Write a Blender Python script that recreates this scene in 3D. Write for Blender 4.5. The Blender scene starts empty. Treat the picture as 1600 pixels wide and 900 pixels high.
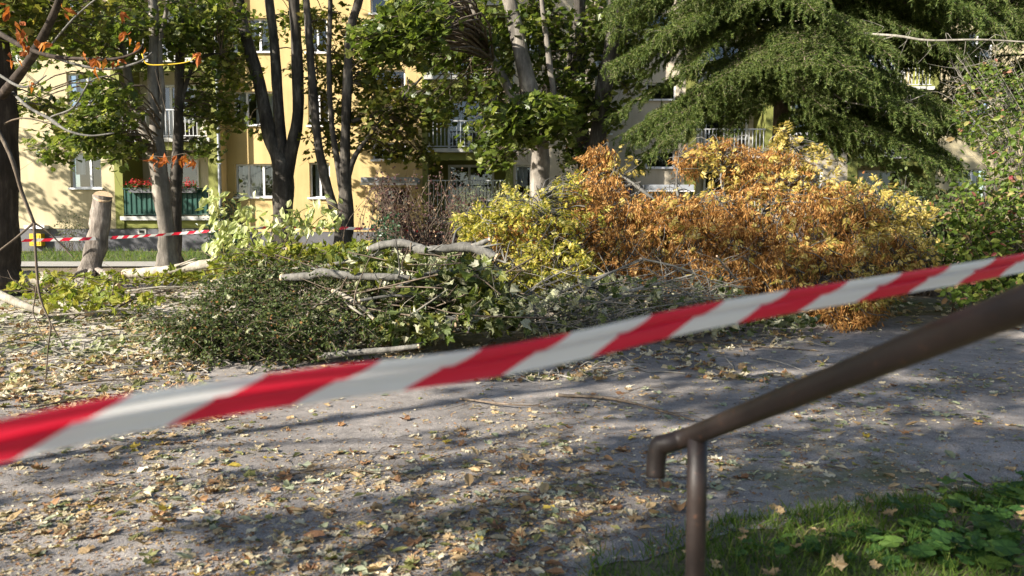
import bpy, math
import numpy as np
from mathutils import Vector, Matrix

rng = np.random.default_rng(11)
SC = bpy.context.scene
COL = SC.collection
R = math.radians

# ------------------------------------------------------------------ camera, sky, sun, exposure
F, PITCH, EYE = 1160.0, 0.0731, 1.55            # focal length in photograph pixels, tilt down, eye height
cam_d = bpy.data.cameras.new('camera')
cam = bpy.data.objects.new('camera', cam_d); COL.objects.link(cam)
cam.location = (0, 0, EYE); cam.rotation_euler = (math.pi/2 - PITCH, 0, 0)
cam_d.sensor_width = 36.0; cam_d.lens = F/1600*36.0; cam_d.clip_end = 1500; cam_d.clip_start = 0.05
cam_d.dof.use_dof = True; cam_d.dof.focus_distance = 12.0; cam_d.dof.aperture_fstop = cam_d.lens/9.0
SC.camera = cam
SUN_EL, SUN_AZ = R(27), R(236)                  # azimuth clockwise from +Y
w = bpy.data.worlds.new('World'); SC.world = w; w.use_nodes = True
nt = w.node_tree; bg = nt.nodes['Background']
sky = nt.nodes.new('ShaderNodeTexSky'); sky.sky_type = 'NISHITA'; sky.sun_disc = False
sky.sun_elevation = SUN_EL; sky.sun_rotation = SUN_AZ; sky.air_density = 1.0; sky.dust_density = 1.0
nt.links.new(sky.outputs[0], bg.inputs[0]); bg.inputs[1].default_value = 0.07
sun_d = bpy.data.lights.new('sun', 'SUN'); sun_d.energy = 5.0; sun_d.angle = R(0.53); sun_d.color = (1.0, 0.93, 0.82)
sun = bpy.data.objects.new('sun', sun_d); COL.objects.link(sun)
SUNV = Vector((math.sin(SUN_AZ)*math.cos(SUN_EL), math.cos(SUN_AZ)*math.cos(SUN_EL), math.sin(SUN_EL)))
sun.rotation_euler = (-SUNV).to_track_quat('-Z', 'Y').to_euler(); sun.location = (-20, -14, 18)
SC.view_settings.view_transform = 'Standard'; SC.view_settings.look = 'None'
SC.view_settings.exposure = 1.5; SC.view_settings.gamma = 1.0
SC.cycles.max_bounces = 6; SC.cycles.transparent_max_bounces = 8; SC.cycles.diffuse_bounces = 3; SC.cycles.glossy_bounces = 2; SC.cycles.transmission_bounces = 4
SC.cycles.adaptive_threshold = 0.02

# ------------------------------------------------------------------ helpers: points
CP, SP = math.cos(PITCH), math.sin(PITCH)
def P(px, py, Y):
    u, v = (px-800)/F, (450-py)/F
    t = Y/(CP + v*SP)
    return np.stack(np.broadcast_arrays(u*t, Y, EYE + t*(v*CP - SP)), -1)
def gz(x, y):
    x = np.asarray(x, float); y = np.asarray(y, float)
    s = np.clip((y-8.0)/18.0, 0, 1)
    return 0.93*s**1.15 + 0.012*np.sin(1.7*x+.4)*np.sin(1.3*y+.9)*np.clip(1-s*1.4, 0, 1)
def Pg(px, py, lift=0.0):
    lo, hi = 1.5, 40.0
    for _ in range(40):
        m = .5*(lo+hi); p = P(px, py, m)
        if p[2] > gz(p[0], p[1]) + lift: lo = m
        else: hi = m
    return P(px, py, lo)
def unit(a):
    a = np.asarray(a, float); return a/np.maximum(np.linalg.norm(a, axis=-1, keepdims=True), 1e-9)
_ph = rng.uniform(0, 6.28, (14, 3)); _kk = rng.normal(0, 1, (14, 2))
def pn(x, y, s=1.0):                             # cheap smooth noise, about -1..1
    r = 0
    for i in range(14):
        f = s*(0.6+0.22*i); r = r + np.sin(f*(_kk[i, 0]*x+_kk[i, 1]*y)+_ph[i, 0])/(1+.25*i)
    return r/3.2
def smoothpath(pts, per=5):
    pts = np.asarray(pts, float)
    if len(pts) < 3: 
        t = np.linspace(0, 1, per+1)[:, None]; return pts[0]*(1-t)+pts[-1]*t
    q = np.vstack([2*pts[0]-pts[1], pts, 2*pts[-1]-pts[-2]]); out = []
    for i in range(1, len(q)-2):
        t = np.linspace(0, 1, per, endpoint=False)[:, None]
        out.append(.5*((2*q[i])+(-q[i-1]+q[i+1])*t+(2*q[i-1]-5*q[i]+4*q[i+1]-q[i+2])*t**2+(-q[i-1]+3*q[i]-3*q[i+1]+q[i+2])*t**3))
    return np.vstack(out+[pts[-1:]])

# ------------------------------------------------------------------ helpers: meshes and objects
ORG = {}
def link(o, parent=None, world=(0, 0, 0)):
    COL.objects.link(o); world = np.asarray(world, float)
    if parent is not None:
        o.parent = parent; o.location = tuple(world-ORG[parent.name])
    else: o.location = tuple(world)
    ORG[o.name] = world
    return o
def tag(o, label=None, cat=None, group=None, kind=None):
    if label: o['label'] = label
    if cat: o['category'] = cat
    if group: o['group'] = group
    if kind: o['kind'] = kind
    return o
def thing(name, label, cat, loc, group=None):
    o = bpy.data.objects.new(name, None); o.empty_display_size = .2
    return tag(link(o, None, loc), label, cat, group)
def make_mesh(name, V, faces, mats, smooth=False, midx=None):
    me = bpy.data.meshes.new(name); V = np.asarray(V, np.float32)
    me.vertices.add(len(V)); me.vertices.foreach_set('co', V.ravel())
    nl = sum(f.size for f in faces); npoly = sum(len(f) for f in faces)
    me.loops.add(nl); me.polygons.add(npoly)
    me.loops.foreach_set('vertex_index', np.concatenate([f.ravel() for f in faces]).astype(np.int32))
    st, k = [], 0
    for f in faces:
        st.append(k+np.arange(len(f))*f.shape[1]); k += f.size
    me.polygons.foreach_set('loop_start', np.concatenate(st).astype(np.int32))
    me.polygons.foreach_set('use_smooth', np.full(npoly, smooth))
    if midx is not None: me.polygons.foreach_set('material_index', np.asarray(midx, np.int32))
    for m in (mats if isinstance(mats, (list, tuple)) else [mats]): me.materials.append(m)
    me.update(calc_edges=True)
    return me
class MB:
    def __init__(s): s.V, s.F, s.n, s.M = [], [], 0, []
    def add(s, V, faces, mi=0):
        V = np.asarray(V, float).reshape(-1, 3)
        for f in faces:
            f = np.asarray(f, np.int64); f = f[None] if f.ndim == 1 else f
            s.F.append(f+s.n); s.M.append(np.full(len(f), mi))
        s.V.append(V); s.n += len(V); return s
    def box(s, x0, x1, y0, y1, z0, z1, mi=0):
        V = [(x, y, z) for z in (z0, z1) for y in (y0, y1) for x in (x0, x1)]
        return s.add(V, [[(0, 2, 3, 1), (4, 5, 7, 6), (0, 1, 5, 4), (2, 6, 7, 3), (0, 4, 6, 2), (1, 3, 7, 5)]], mi)
    def quad(s, a, b, c, d, mi=0): return s.add([a, b, c, d], [[(0, 1, 2, 3)]], mi)
    def tube(s, pts, rad, n=6, per=5, rough=0.0, caps=True, mi=0, capmi=None):
        rad = np.asarray(rad, float); k = len(pts)
        p = smoothpath(pts, per); m = len(p)
        r = np.interp(np.linspace(0, 1, m), np.linspace(0, 1, len(rad)), rad)
        T = unit(np.gradient(p, axis=0)); ref = np.array((0, 0, 1.)) if abs(T[0, 2]) < .9 else np.array((1., 0, 0))
        N = np.zeros_like(p); N[0] = unit(np.cross(T[0], ref))
        for i in range(1, m): N[i] = unit(N[i-1]-T[i]*np.dot(N[i-1], T[i]))
        B = np.cross(T, N); a = np.arange(n)*2*np.pi/n
        rr = r[:, None]*np.ones((1, n))
        if rough: 
            f1 = 1+rough*(np.sin(a*2+rng.uniform(0, 6))*.5+np.sin(a*3+rng.uniform(0, 6))*.4)
            rr = rr*f1[None]*(1+rough*rng.normal(0, .28, (m, n)))*(1+rough*.5*np.sin(np.linspace(0, m*.9, m)+rng.uniform(0, 6)))[:, None]
        V = p[:, None]+rr[..., None]*(np.cos(a)[None, :, None]*N[:, None]+np.sin(a)[None, :, None]*B[:, None])
        i, j = np.meshgrid(np.arange(m-1), np.arange(n), indexing='ij'); j2 = (j+1) % n
        q = np.stack([i*n+j, i*n+j2, (i+1)*n+j2, (i+1)*n+j], -1).reshape(-1, 4)
        s.add(V, [q], mi)
        if caps:
            b = s.n-m*n
            s.F += [np.array([np.arange(n)[::-1]])+b, np.array([np.arange(n)])+b+(m-1)*n]
            s.M += [np.full(1, mi if capmi is None else capmi)]*2
        return s
    def leaves(s, tpl, pos, nrm, dr, size, mi=0):
        TV, TF = tpl; pos = np.asarray(pos, float); n = len(pos)
        if n == 0: return s
        Z = unit(nrm); Y = np.asarray(dr, float); Y = unit(Y-Z*(Y*Z).sum(-1, keepdims=True)); X = np.cross(Y, Z)
        sz = np.broadcast_to(np.asarray(size, float), (n,))[:, None, None]
        V = pos[:, None]+sz*(TV[None, :, 0:1]*X[:, None]+TV[None, :, 1:2]*Y[:, None]+TV[None, :, 2:3]*Z[:, None])
        k = len(TV); off = (np.arange(n)*k)
        s.add(V.reshape(-1, 3), [(np.asarray(f)[None]+off[:, None, None]).reshape(-1, len(f[0])) for f in TF], mi)
        return s
    def build(s, name, mats, parent=None, smooth=False, origin=None):
        if origin is None: origin = ORG[parent.name] if parent is not None else (0, 0, 0)
        origin = np.asarray(origin, float)
        me = make_mesh(name, np.vstack(s.V)-origin, s.F, mats, smooth, np.concatenate(s.M))
        return link(bpy.data.objects.new(name, me), parent, origin)
def place(name, me, parent, pos, nrm, dr, size):       # one leaf-like piece that shares mesh data
    Z = unit(nrm); Y = unit(dr-Z*np.dot(dr, Z)); X = np.cross(Y, Z)
    o = bpy.data.objects.new(name, me); link(o, parent, pos)
    M = Matrix((X*size, Y*size, Z*size)).transposed()
    loc = o.location.copy(); o.matrix_basis = Matrix.Translation(loc) @ M.to_4x4()
    return o

# ------------------------------------------------------------------ helpers: materials
def new_mat(name):
    m = bpy.data.materials.new(name); m.use_nodes = True
    return m, m.node_tree, m.node_tree.nodes['Principled BSDF']
def noise_into(nt, scale, detail=6, coord='Object', stretch=(1, 1, 1), rough=.6):
    tc = nt.nodes.new('ShaderNodeTexCoord'); mp = nt.nodes.new('ShaderNodeMapping'); mp.inputs['Scale'].default_value = stretch
    nz = nt.nodes.new('ShaderNodeTexNoise'); nz.inputs['Scale'].default_value = scale; nz.inputs['Detail'].default_value = detail; nz.inputs['Roughness'].default_value = rough
    nt.links.new(tc.outputs[coord], mp.inputs[0]); nt.links.new(mp.outputs[0], nz.inputs['Vector'])
    return nz
def ramp(nt, src, stops):
    r = nt.nodes.new('ShaderNodeValToRGB'); e = r.color_ramp.elements
    while len(e) < len(stops): e.new(.5)
    for el, (p, c) in zip(e, stops): el.position = p; el.color = (*c, 1)
    nt.links.new(src, r.inputs[0]); return r
def mix(nt, a, b, fac, mode='MIX'):
    m = nt.nodes.new('ShaderNodeMix'); m.data_type = 'RGBA'; m.blend_type = mode
    for s, v in ((m.inputs[0], fac), (m.inputs[6], a), (m.inputs[7], b)):
        if hasattr(v, 'links'): nt.links.new(v, s)
        elif isinstance(v, (int, float)): s.default_value = v
        else: s.default_value = (*v, 1)
    return m.outputs[2]
def bump(nt, bs, src, strength=.4, dist=.02):
    b = nt.nodes.new('ShaderNodeBump'); b.inputs['Strength'].default_value = strength; b.inputs['Distance'].default_value = dist
    nt.links.new(src, b.inputs['Height']); nt.links.new(b.outputs[0], bs.inputs['Normal'])
def surf(name, stops, scale=8, stretch=(1, 1, 1), rough=.7, bumps=.0, dist=.02, detail=6, spec=.3, coord='Object', metal=0):
    m, nt, bs = new_mat(name); nz = noise_into(nt, scale, detail, coord, stretch)
    c = ramp(nt, nz.outputs[0], stops); nt.links.new(c.outputs[0], bs.inputs['Base Color'])
    bs.inputs['Roughness'].default_value = rough; bs.inputs['Specular IOR Level'].default_value = spec; bs.inputs['Metallic'].default_value = metal
    if bumps: bump(nt, bs, nz.outputs[0], bumps, dist)
    return m
def two(c, k=.75): return [(.3, tuple(v*k for v in c)), (.7, c)]
def leaf_mat(name, stops, trans=.35, rough=.5, spec=.25, vein=True):
    m, nt, bs = new_mat(name)
    g = nt.nodes.new('ShaderNodeNewGeometry'); oi = nt.nodes.new('ShaderNodeObjectInfo')
    a = nt.nodes.new('ShaderNodeMath'); a.operation = 'ADD'; f = nt.nodes.new('ShaderNodeMath'); f.operation = 'FRACT'
    nt.links.new(g.outputs['Random Per Island'], a.inputs[0]); nt.links.new(oi.outputs['Random'], a.inputs[1]); nt.links.new(a.outputs[0], f.inputs[0])
    r = ramp(nt, f.outputs[0], stops); col = r.outputs[0]
    nz = noise_into(nt, 14, 3)
    dk = ramp(nt, nz.outputs[0], [(.35, (.72, .72, .72)), (.65, (1.12, 1.12, 1.12))])
    col = mix(nt, col, dk.outputs[0], 1.0, 'MULTIPLY')
    nt.links.new(col, bs.inputs['Base Color']); bs.inputs['Roughness'].default_value = rough; bs.inputs['Specular IOR Level'].default_value = spec
    if trans > 0:
        t = nt.nodes.new('ShaderNodeBsdfTranslucent'); ms = nt.nodes.new('ShaderNodeMixShader'); ms.inputs[0].default_value = trans
        tc = mix(nt, col, (1.25, 1.25, .8), 1.0, 'MULTIPLY'); nt.links.new(tc, t.inputs[0])
        nt.links.new(bs.outputs[0], ms.inputs[1]); nt.links.new(t.outputs[0], ms.inputs[2])
        nt.links.new(ms.outputs[0], nt.nodes['Material Output'].inputs[0])
    return m

# leaf outlines: x across, y from stalk to tip, z curl
def fan(outline, cz=0.0, cy=.45):
    o = np.array(outline, float); V = np.vstack([[(0, cy, cz)], o]); n = len(o)
    return V, [np.array([(0, 1+i, 1+(i+1) % n) for i in range(n)])]
def maple_hi(curl, seed, crum=.03, lo=.9):
    r = np.random.default_rng(seed)
    half = [(0.0, 0.0), (.16, .03), (.30, -.06), (.34, .10), (.52, .14), (.42, .30), (.54, .44), (.34, .46), (.30, .58), (.16, .62), (.12, .80), (0, 1.0)]
    pts = [(x, y) for x, y in half]+[(-x, y) for x, y in half[-2:0:-1]]
    o = []
    tw = r.uniform(-.4, .4)
    for x, y in pts:
        kq = r.uniform(lo, 1.1); x *= kq; y = .45+(y-.45)*(kq if lo < .8 and y > .1 else 1); d2 = x*x*2.4+(y-.45)**2
        o.append((x*(1-.25*abs(curl)), y, curl*d2+tw*x*(y-.4)*.8+r.normal(0, crum)))
    return fan(o, 0.0)
def maple_lo(curl=.25):
    h = [(0, 0), (.30, -.04), (.50, .25), (.30, .42), (.40, .62), (.13, .64), (0, 1)]
    V = [(x, y, curl*(x*x*1.5+(y-.4)**2)) for x, y in h]; k = len(V)
    V += [(-x, y, z) for (x, y, z) in V[1:-1]]
    return np.array(V), [np.array([tuple(range(k))]), np.array([(0, k-1)+tuple(range(2*k-3, k-1, -1))])]
def oval(wd=.32, curl=.2):
    V = [(0, 0, 0), (wd*.85, .3, .12), (wd*.8, .65, .1+curl*.2), (0, 1, curl*.4), (-wd*.8, .65, .1+curl*.2), (-wd*.85, .3, .12), (0, .5, 0)]
    return np.array(V, float), [np.array([(0, 1, 2, 6), (6, 2, 3, 4), (0, 6, 4, 5)])]
def lance(wd=.16, curl=.25):
    V = [(0, 0, 0), (wd, .4, .05), (0, 1, -curl), (-wd, .4, .05)]
    return np.array(V, float), [np.array([(0, 1, 2, 3)])]
def blade():
    V = [(-.035, 0, 0), (.035, 0, 0), (.025, .55, .06), (-.025, .55, .06), (0, 1, .25)]
    return np.array(V, float), [np.array([(0, 1, 2, 3)]), np.array([(3, 2, 4)])]
def pinnate(n=9, wd=.055):
    V, Fc = [], []
    for i in range(n):
        if i == n-1: b, d = (0, .62, -.1), (0, 1)
        else:
            s = 1 if i % 2 else -1; y = .18+.42*(i//2)/(max(1, (n-1)//2)); b, d = (0, y, -.12*y), (s*.8, .6)
        L = .38; q = (-d[1], d[0]); k = len(V)
        for a, c, z in ((0, 0, 0), (.4, wd, .03), (1, 0, -.12), (.4, -wd, .03)):
            V.append((b[0]+d[0]*L*a+q[0]*c, b[1]+d[1]*L*a+q[1]*c, b[2]+z))
        Fc.append((k, k+1, k+2, k+3))
    return np.array(V, float), [np.array(Fc)]
def sphere_pts(n, shell=.0):
    d = unit(rng.normal(0, 1, (n, 3))); return d*(rng.uniform(shell**3, 1, n)**(1/3))[:, None]
def leaf_frames(n, up=.7, sunw=.35, jit=.6, droop=.4):
    nr = unit(np.array((0, 0, up))+np.array(SUNV)*sunw+rng.normal(0, jit, (n, 3)))
    dr = unit(rng.normal(0, 1, (n, 3))+np.array((0, 0, -droop)))
    return nr, dr

# ------------------------------------------------------------------ materials
M = {}
def render_mat(name, c):
    m, nt, bs = new_mat(name); a = noise_into(nt, .6, 6); b = noise_into(nt, 2.2, 5, 'Object', (1, 1, .12)); c3 = noise_into(nt, 60, 3)
    col = mix(nt, ramp(nt, a.outputs[0], [(.3, tuple(v*.84 for v in c)), (.7, tuple(min(v*1.08, .9) for v in c))]).outputs[0], ramp(nt, b.outputs[0], [(.35, (.78, .76, .72)), (.6, (1, 1, 1))]).outputs[0], .7, 'MULTIPLY')
    nt.links.new(col, bs.inputs['Base Color']); bs.inputs['Roughness'].default_value = .9; bs.inputs['Specular IOR Level'].default_value = .15; bump(nt, bs, c3.outputs[0], .25, .01); return m
M['wallA'] = render_mat('cream_render', (.49, .42, .27)); M['wallB'] = render_mat('ochre_render', (.55, .415, .20)); M['wallC'] = render_mat('beige_render', (.52, .46, .36))
M['inner'] = surf('pale_loggia_render', two((.62, .56, .42), .9), 2, rough=.85)
M['green'] = surf('moss_green_render', two((.20, .21, .055), .85), 1.5, rough=.85)
M['plinth'] = surf('grey_plinth_render', two((.13, .13, .14), .7), 3, rough=.9, bumps=.3)
M['white'] = surf('white_plastic', two((.78, .78, .80), .93), 4, rough=.45)
M['slabedge'] = surf('pale_concrete', two((.52, .51, .48), .8), 4, rough=.8)
M['rail'] = surf('pale_grey_paint', two((.50, .51, .52), .85), 6, rough=.5)
M['greenpanel'] = surf('dark_green_sheet', two((.012, .062, .046), .7), 5, rough=.45)
M['teal'] = surf('pale_teal_sheet', two((.22, .42, .40), .8), 5, rough=.5)
M['roof'] = surf('bitumen_roof', two((.06, .06, .06), .7), 4, rough=.9)
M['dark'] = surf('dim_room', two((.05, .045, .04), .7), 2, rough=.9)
M['pipe'] = surf('zinc_pipe', two((.33, .35, .38), .8), 5, rough=.45)
M['curtain'] = surf('lace_curtain', two((.72, .73, .78), .8), 12, stretch=(1, 1, .1), rough=.9)
M['door'] = surf('brown_door', two((.16, .09, .03), .7), 5, stretch=(1, 1, .2), rough=.6)
def glass_mat():
    m, nt, bs = new_mat('window_glass'); tr = nt.nodes.new('ShaderNodeBsdfTransparent'); tr.inputs[0].default_value = (.75, .8, .82, 1)
    gl = nt.nodes.new('ShaderNodeBsdfGlossy'); gl.inputs['Roughness'].default_value = .02
    ly = nt.nodes.new('ShaderNodeLayerWeight'); ly.inputs[0].default_value = .35
    ms = nt.nodes.new('ShaderNodeMixShader'); mp = nt.nodes.new('ShaderNodeMath'); mp.operation = 'MULTIPLY_ADD'; mp.inputs[1].default_value = .8; mp.inputs[2].default_value = .10
    nt.links.new(ly.outputs['Fresnel'], mp.inputs[0]); nt.links.new(mp.outputs[0], ms.inputs[0])
    nt.links.new(tr.outputs[0], ms.inputs[1]); nt.links.new(gl.outputs[0], ms.inputs[2]); nt.links.new(ms.outputs[0], nt.nodes['Material Output'].inputs[0])
    return m
M['glass'] = glass_mat()
def bark(name, c0, c1, c2, scale=7, st=(1, 1, .22), b=.9):
    m, nt, bs = new_mat(name); nz = noise_into(nt, scale, 9, 'Object', st, .7); n2 = noise_into(nt, 1.7, 3)
    r = ramp(nt, nz.outputs[0], [(.3, c0), (.52, c1), (.72, c2)])
    d = ramp(nt, n2.outputs[0], [(.35, (.65, .65, .62)), (.65, (1.2, 1.18, 1.12))])
    nt.links.new(mix(nt, r.outputs[0], d.outputs[0], 1.0, 'MULTIPLY'), bs.inputs['Base Color'])
    bs.inputs['Roughness'].default_value = .9; bs.inputs['Specular IOR Level'].default_value = .15; bump(nt, bs, nz.outputs[0], b, .03)
    return m
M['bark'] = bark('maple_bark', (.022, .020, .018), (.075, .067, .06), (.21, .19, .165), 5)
M['barksunlit'] = bark('sunlit_maple_bark', (.06, .055, .05), (.20, .18, .16), (.40, .37, .33), 4)  # lit copy of the maple bark, sun on two trunks put into its colour
M['barkstump'] = bark('grey_stump_bark', (.10, .085, .075), (.23, .20, .18), (.38, .34, .31), 14)
M['barkdark'] = bark('chestnut_bark', (.022, .018, .015), (.055, .043, .036), (.12, .095, .078))
M['barkpink'] = bark('conifer_bark', (.09, .07, .06), (.22, .175, .15), (.38, .32, .28), 12)
M['barkpale'] = bark('pale_log_bark', (.16, .14, .115), (.31, .285, .24), (.45, .42, .36), 9)
M['barkgrey'] = bark('grey_branch_bark', (.06, .058, .055), (.13, .126, .118), (.23, .222, .208), 9)
M['twig'] = bark('brown_twig_bark', (.06, .045, .035), (.14, .11, .085), (.24, .20, .16), 14, b=.3)
M['twiggrey'] = bark('dead_grey_twig', (.12, .11, .10), (.23, .215, .19), (.36, .34, .31), 14, b=.3)
M['twiggreen'] = bark('olive_twig', (.10, .10, .03), (.22, .20, .08), (.33, .30, .15), 14, b=.3)
def cutwood():
    m, nt, bs = new_mat('fresh_cut_wood'); nz = noise_into(nt, 22, 5)
    r = ramp(nt, nz.outputs[0], [(.3, (.52, .33, .19)), (.7, (.74, .55, .36))]); nt.links.new(r.outputs[0], bs.inputs['Base Color'])
    bs.inputs['Roughness'].default_value = .8; bump(nt, bs, nz.outputs[0], .4, .01); return m
M['cut'] = cutwood()
G1 = [(0, (.050, .078, .012)), (.35, (.085, .125, .018)), (.7, (.14, .185, .032)), (1, (.28, .30, .08))]
M['leaf'] = leaf_mat('maple_leaf_green', G1, .5, rough=.38, spec=.5)
M['leafwarm'] = leaf_mat('maple_leaf_olive', [(0, (.06, .075, .014)), (.5, (.11, .13, .022)), (.85, (.18, .185, .035)), (1, (.30, .24, .05))], .42)
M['leafpale'] = leaf_mat('limp_pale_leaf', [(0, (.30, .36, .12)), (.5, (.48, .52, .24)), (1, (.66, .67, .42))], .40, rough=.4, spec=.4)
M['leaflime'] = leaf_mat('lime_leaf', [(0, (.11, .15, .02)), (.6, (.24, .27, .04)), (1, (.36, .33, .06))], .4)
M['leafwilt'] = leaf_mat('wilted_maple_leaf', [(0, (.06, .09, .022)), (.3, (.12, .15, .05)), (.55, (.26, .28, .14)), (.8, (.42, .42, .27)), (1, (.56, .54, .40))], .3, rough=.6)
M['leafdark'] = leaf_mat('dark_evergreen_leaf', [(0, (.032, .050, .014)), (.6, (.070, .098, .028)), (.93, (.13, .16, .05)), (1, (.28, .11, .04))], .3, rough=.55, spec=.2)
M['leafprivet'] = leaf_mat('blue_green_leaf', [(0, (.015, .045, .02)), (1, (.05, .10, .04))], .25, rough=.35, spec=.5)
M['leafgrey'] = leaf_mat('grey_green_leaf', [(0, (.09, .11, .06)), (1, (.20, .22, .12))], .3)
M['leafpurple'] = leaf_mat('dried_purple_leaf', [(0, (.035, .018, .018)), (.6, (.09, .045, .045)), (.85, (.20, .12, .08)), (1, (.38, .26, .16))], .2, rough=.7)
M['ashkey'] = leaf_mat('brown_ash_keys', [(0, (.17, .076, .022)), (.45, (.345, .16, .043)), (.8, (.50, .27, .08)), (1, (.64, .43, .17))], .3, rough=.7)
M['ashleaf'] = leaf_mat('pale_yellow_ash_leaf', [(0, (.20, .19, .035)), (.4, (.40, .30, .065)), (.8, (.56, .43, .12)), (1, (.66, .56, .25))], .38, rough=.45)
M['ashyellow'] = leaf_mat('bright_yellow_ash_leaf', [(0, (.11, .14, .02)), (.35, (.27, .27, .04)), (.75, (.50, .41, .055)), (1, (.60, .52, .22))], .4, rough=.45)
M['needle'] = leaf_mat('conifer_needles', [(0, (.038, .066, .014)), (.5, (.085, .130, .028)), (.85, (.17, .21, .055)), (1, (.25, .28, .10))], .42, rough=.55)
M['orange'] = leaf_mat('wilted_orange_leaf', [(0, (.20, .055, .016)), (.6, (.38, .11, .025)), (1, (.50, .20, .04))], .35, rough=.7)
M['shrub'] = leaf_mat('dogwood_leaf', [(0, (.05, .09, .012)), (.55, (.12, .18, .028)), (.86, (.24, .27, .06)), (.93, (.34, .27, .12)), (1, (.28, .06, .07))], .42)
M['grass'] = leaf_mat('grass_blade', [(0, (.06, .11, .016)), (.6, (.11, .18, .028)), (.9, (.18, .25, .05)), (1, (.28, .23, .10))], .5)
M['herb'] = leaf_mat('herb_leaf', [(0, (.035, .085, .022)), (.6, (.06, .135, .03)), (1, (.12, .20, .04))], .45)
M['red'] = leaf_mat('red_petal', [(0, (.5, .02, .03)), (1, (.7, .06, .08))], .3)
LIT = {'cream': leaf_mat('cream_fallen_leaf', [(0, (.38, .31, .19)), (.5, (.54, .46, .30)), (1, (.68, .61, .45))], .2, rough=.7),
       'tan': leaf_mat('tan_fallen_leaf', [(0, (.30, .20, .10)), (1, (.50, .36, .19))], .2, rough=.7),
       'brown': leaf_mat('orange_brown_fallen_leaf', [(0, (.17, .088, .045)), (1, (.35, .195, .09))], .15, rough=.7),
       'olive': leaf_mat('olive_fallen_leaf', [(0, (.15, .15, .05)), (1, (.30, .30, .12))], .25, rough=.6),
       'greygreen': leaf_mat('grey_green_fallen_leaf', [(0, (.20, .22, .13)), (1, (.36, .38, .26))], .2, rough=.6),
       'yellow': leaf_mat('yellow_fallen_leaf', [(0, (.42, .30, .04)), (1, (.58, .45, .09))], .25, rough=.6)}

# ------------------------------------------------------------------ ground, path, pavement, lawn
def sheet(name, xs, yl, mat, lift):                    # columns at xs, each with its own rows yl(x)
    V = []; rows = None
    for x in xs:
        ys = yl(x); rows = len(ys); V.append(np.stack([np.full(rows, x), ys, gz(x, ys)+(lift(ys) if callable(lift) else lift)], -1))
    n = len(xs); i, j = np.meshgrid(np.arange(n-1), np.arange(rows-1), indexing='ij')
    q = np.stack([i*rows+j, (i+1)*rows+j, (i+1)*rows+j+1, i*rows+j+1], -1).reshape(-1, 4)
    o = MB().add(np.vstack(V), [q]).build(name, mat, smooth=True); o['kind'] = 'structure'; return o
def soil_mat():
    m, nt, bs = new_mat('soil_and_sawdust'); a = noise_into(nt, 1.1, 8); b = noise_into(nt, 30, 6); c = noise_into(nt, .35, 4)
    soil = ramp(nt, b.outputs[0], [(.3, (.09, .07, .05)), (.7, (.26, .21, .15))]).outputs[0]
    dust = ramp(nt, b.outputs[0], [(.3, (.36, .32, .27)), (.7, (.58, .53, .46))]).outputs[0]
    grass = ramp(nt, b.outputs[0], [(.3, (.04, .06, .015)), (.7, (.10, .12, .035))]).outputs[0]
    tc = nt.nodes.new('ShaderNodeTexCoord'); vd = nt.nodes.new('ShaderNodeVectorMath'); vd.operation = 'DISTANCE'; vd.inputs[1].default_value = (-6.0, 11.0, .2)
    nt.links.new(tc.outputs['Object'], vd.inputs[0])
    mr = nt.nodes.new('ShaderNodeMapRange'); mr.inputs[1].default_value = 3.5; mr.inputs[2].default_value = 8.0; mr.inputs[3].default_value = 1; mr.inputs[4].default_value = 0
    nt.links.new(vd.outputs['Value'], mr.inputs[0])
    f = nt.nodes.new('ShaderNodeMath'); f.operation = 'MULTIPLY'; nt.links.new(mr.outputs[0], f.inputs[0])
    nt.links.new(ramp(nt, a.outputs[0], [(.38, (.1, .1, .1)), (.55, (1, 1, 1))]).outputs[0], f.inputs[1])
    g = ramp(nt, c.outputs[0], [(.45, (0, 0, 0)), (.6, (1, 1, 1))]).outputs[0]
    col = mix(nt, mix(nt, soil, grass, g), dust, f.outputs[0])
    nt.links.new(col, bs.inputs['Base Color']); bs.inputs['Roughness'].default_value = .95; bs.inputs['Specular IOR Level'].default_value = .1
    bump(nt, bs, b.outputs[0], .7, .03); return m
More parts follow.
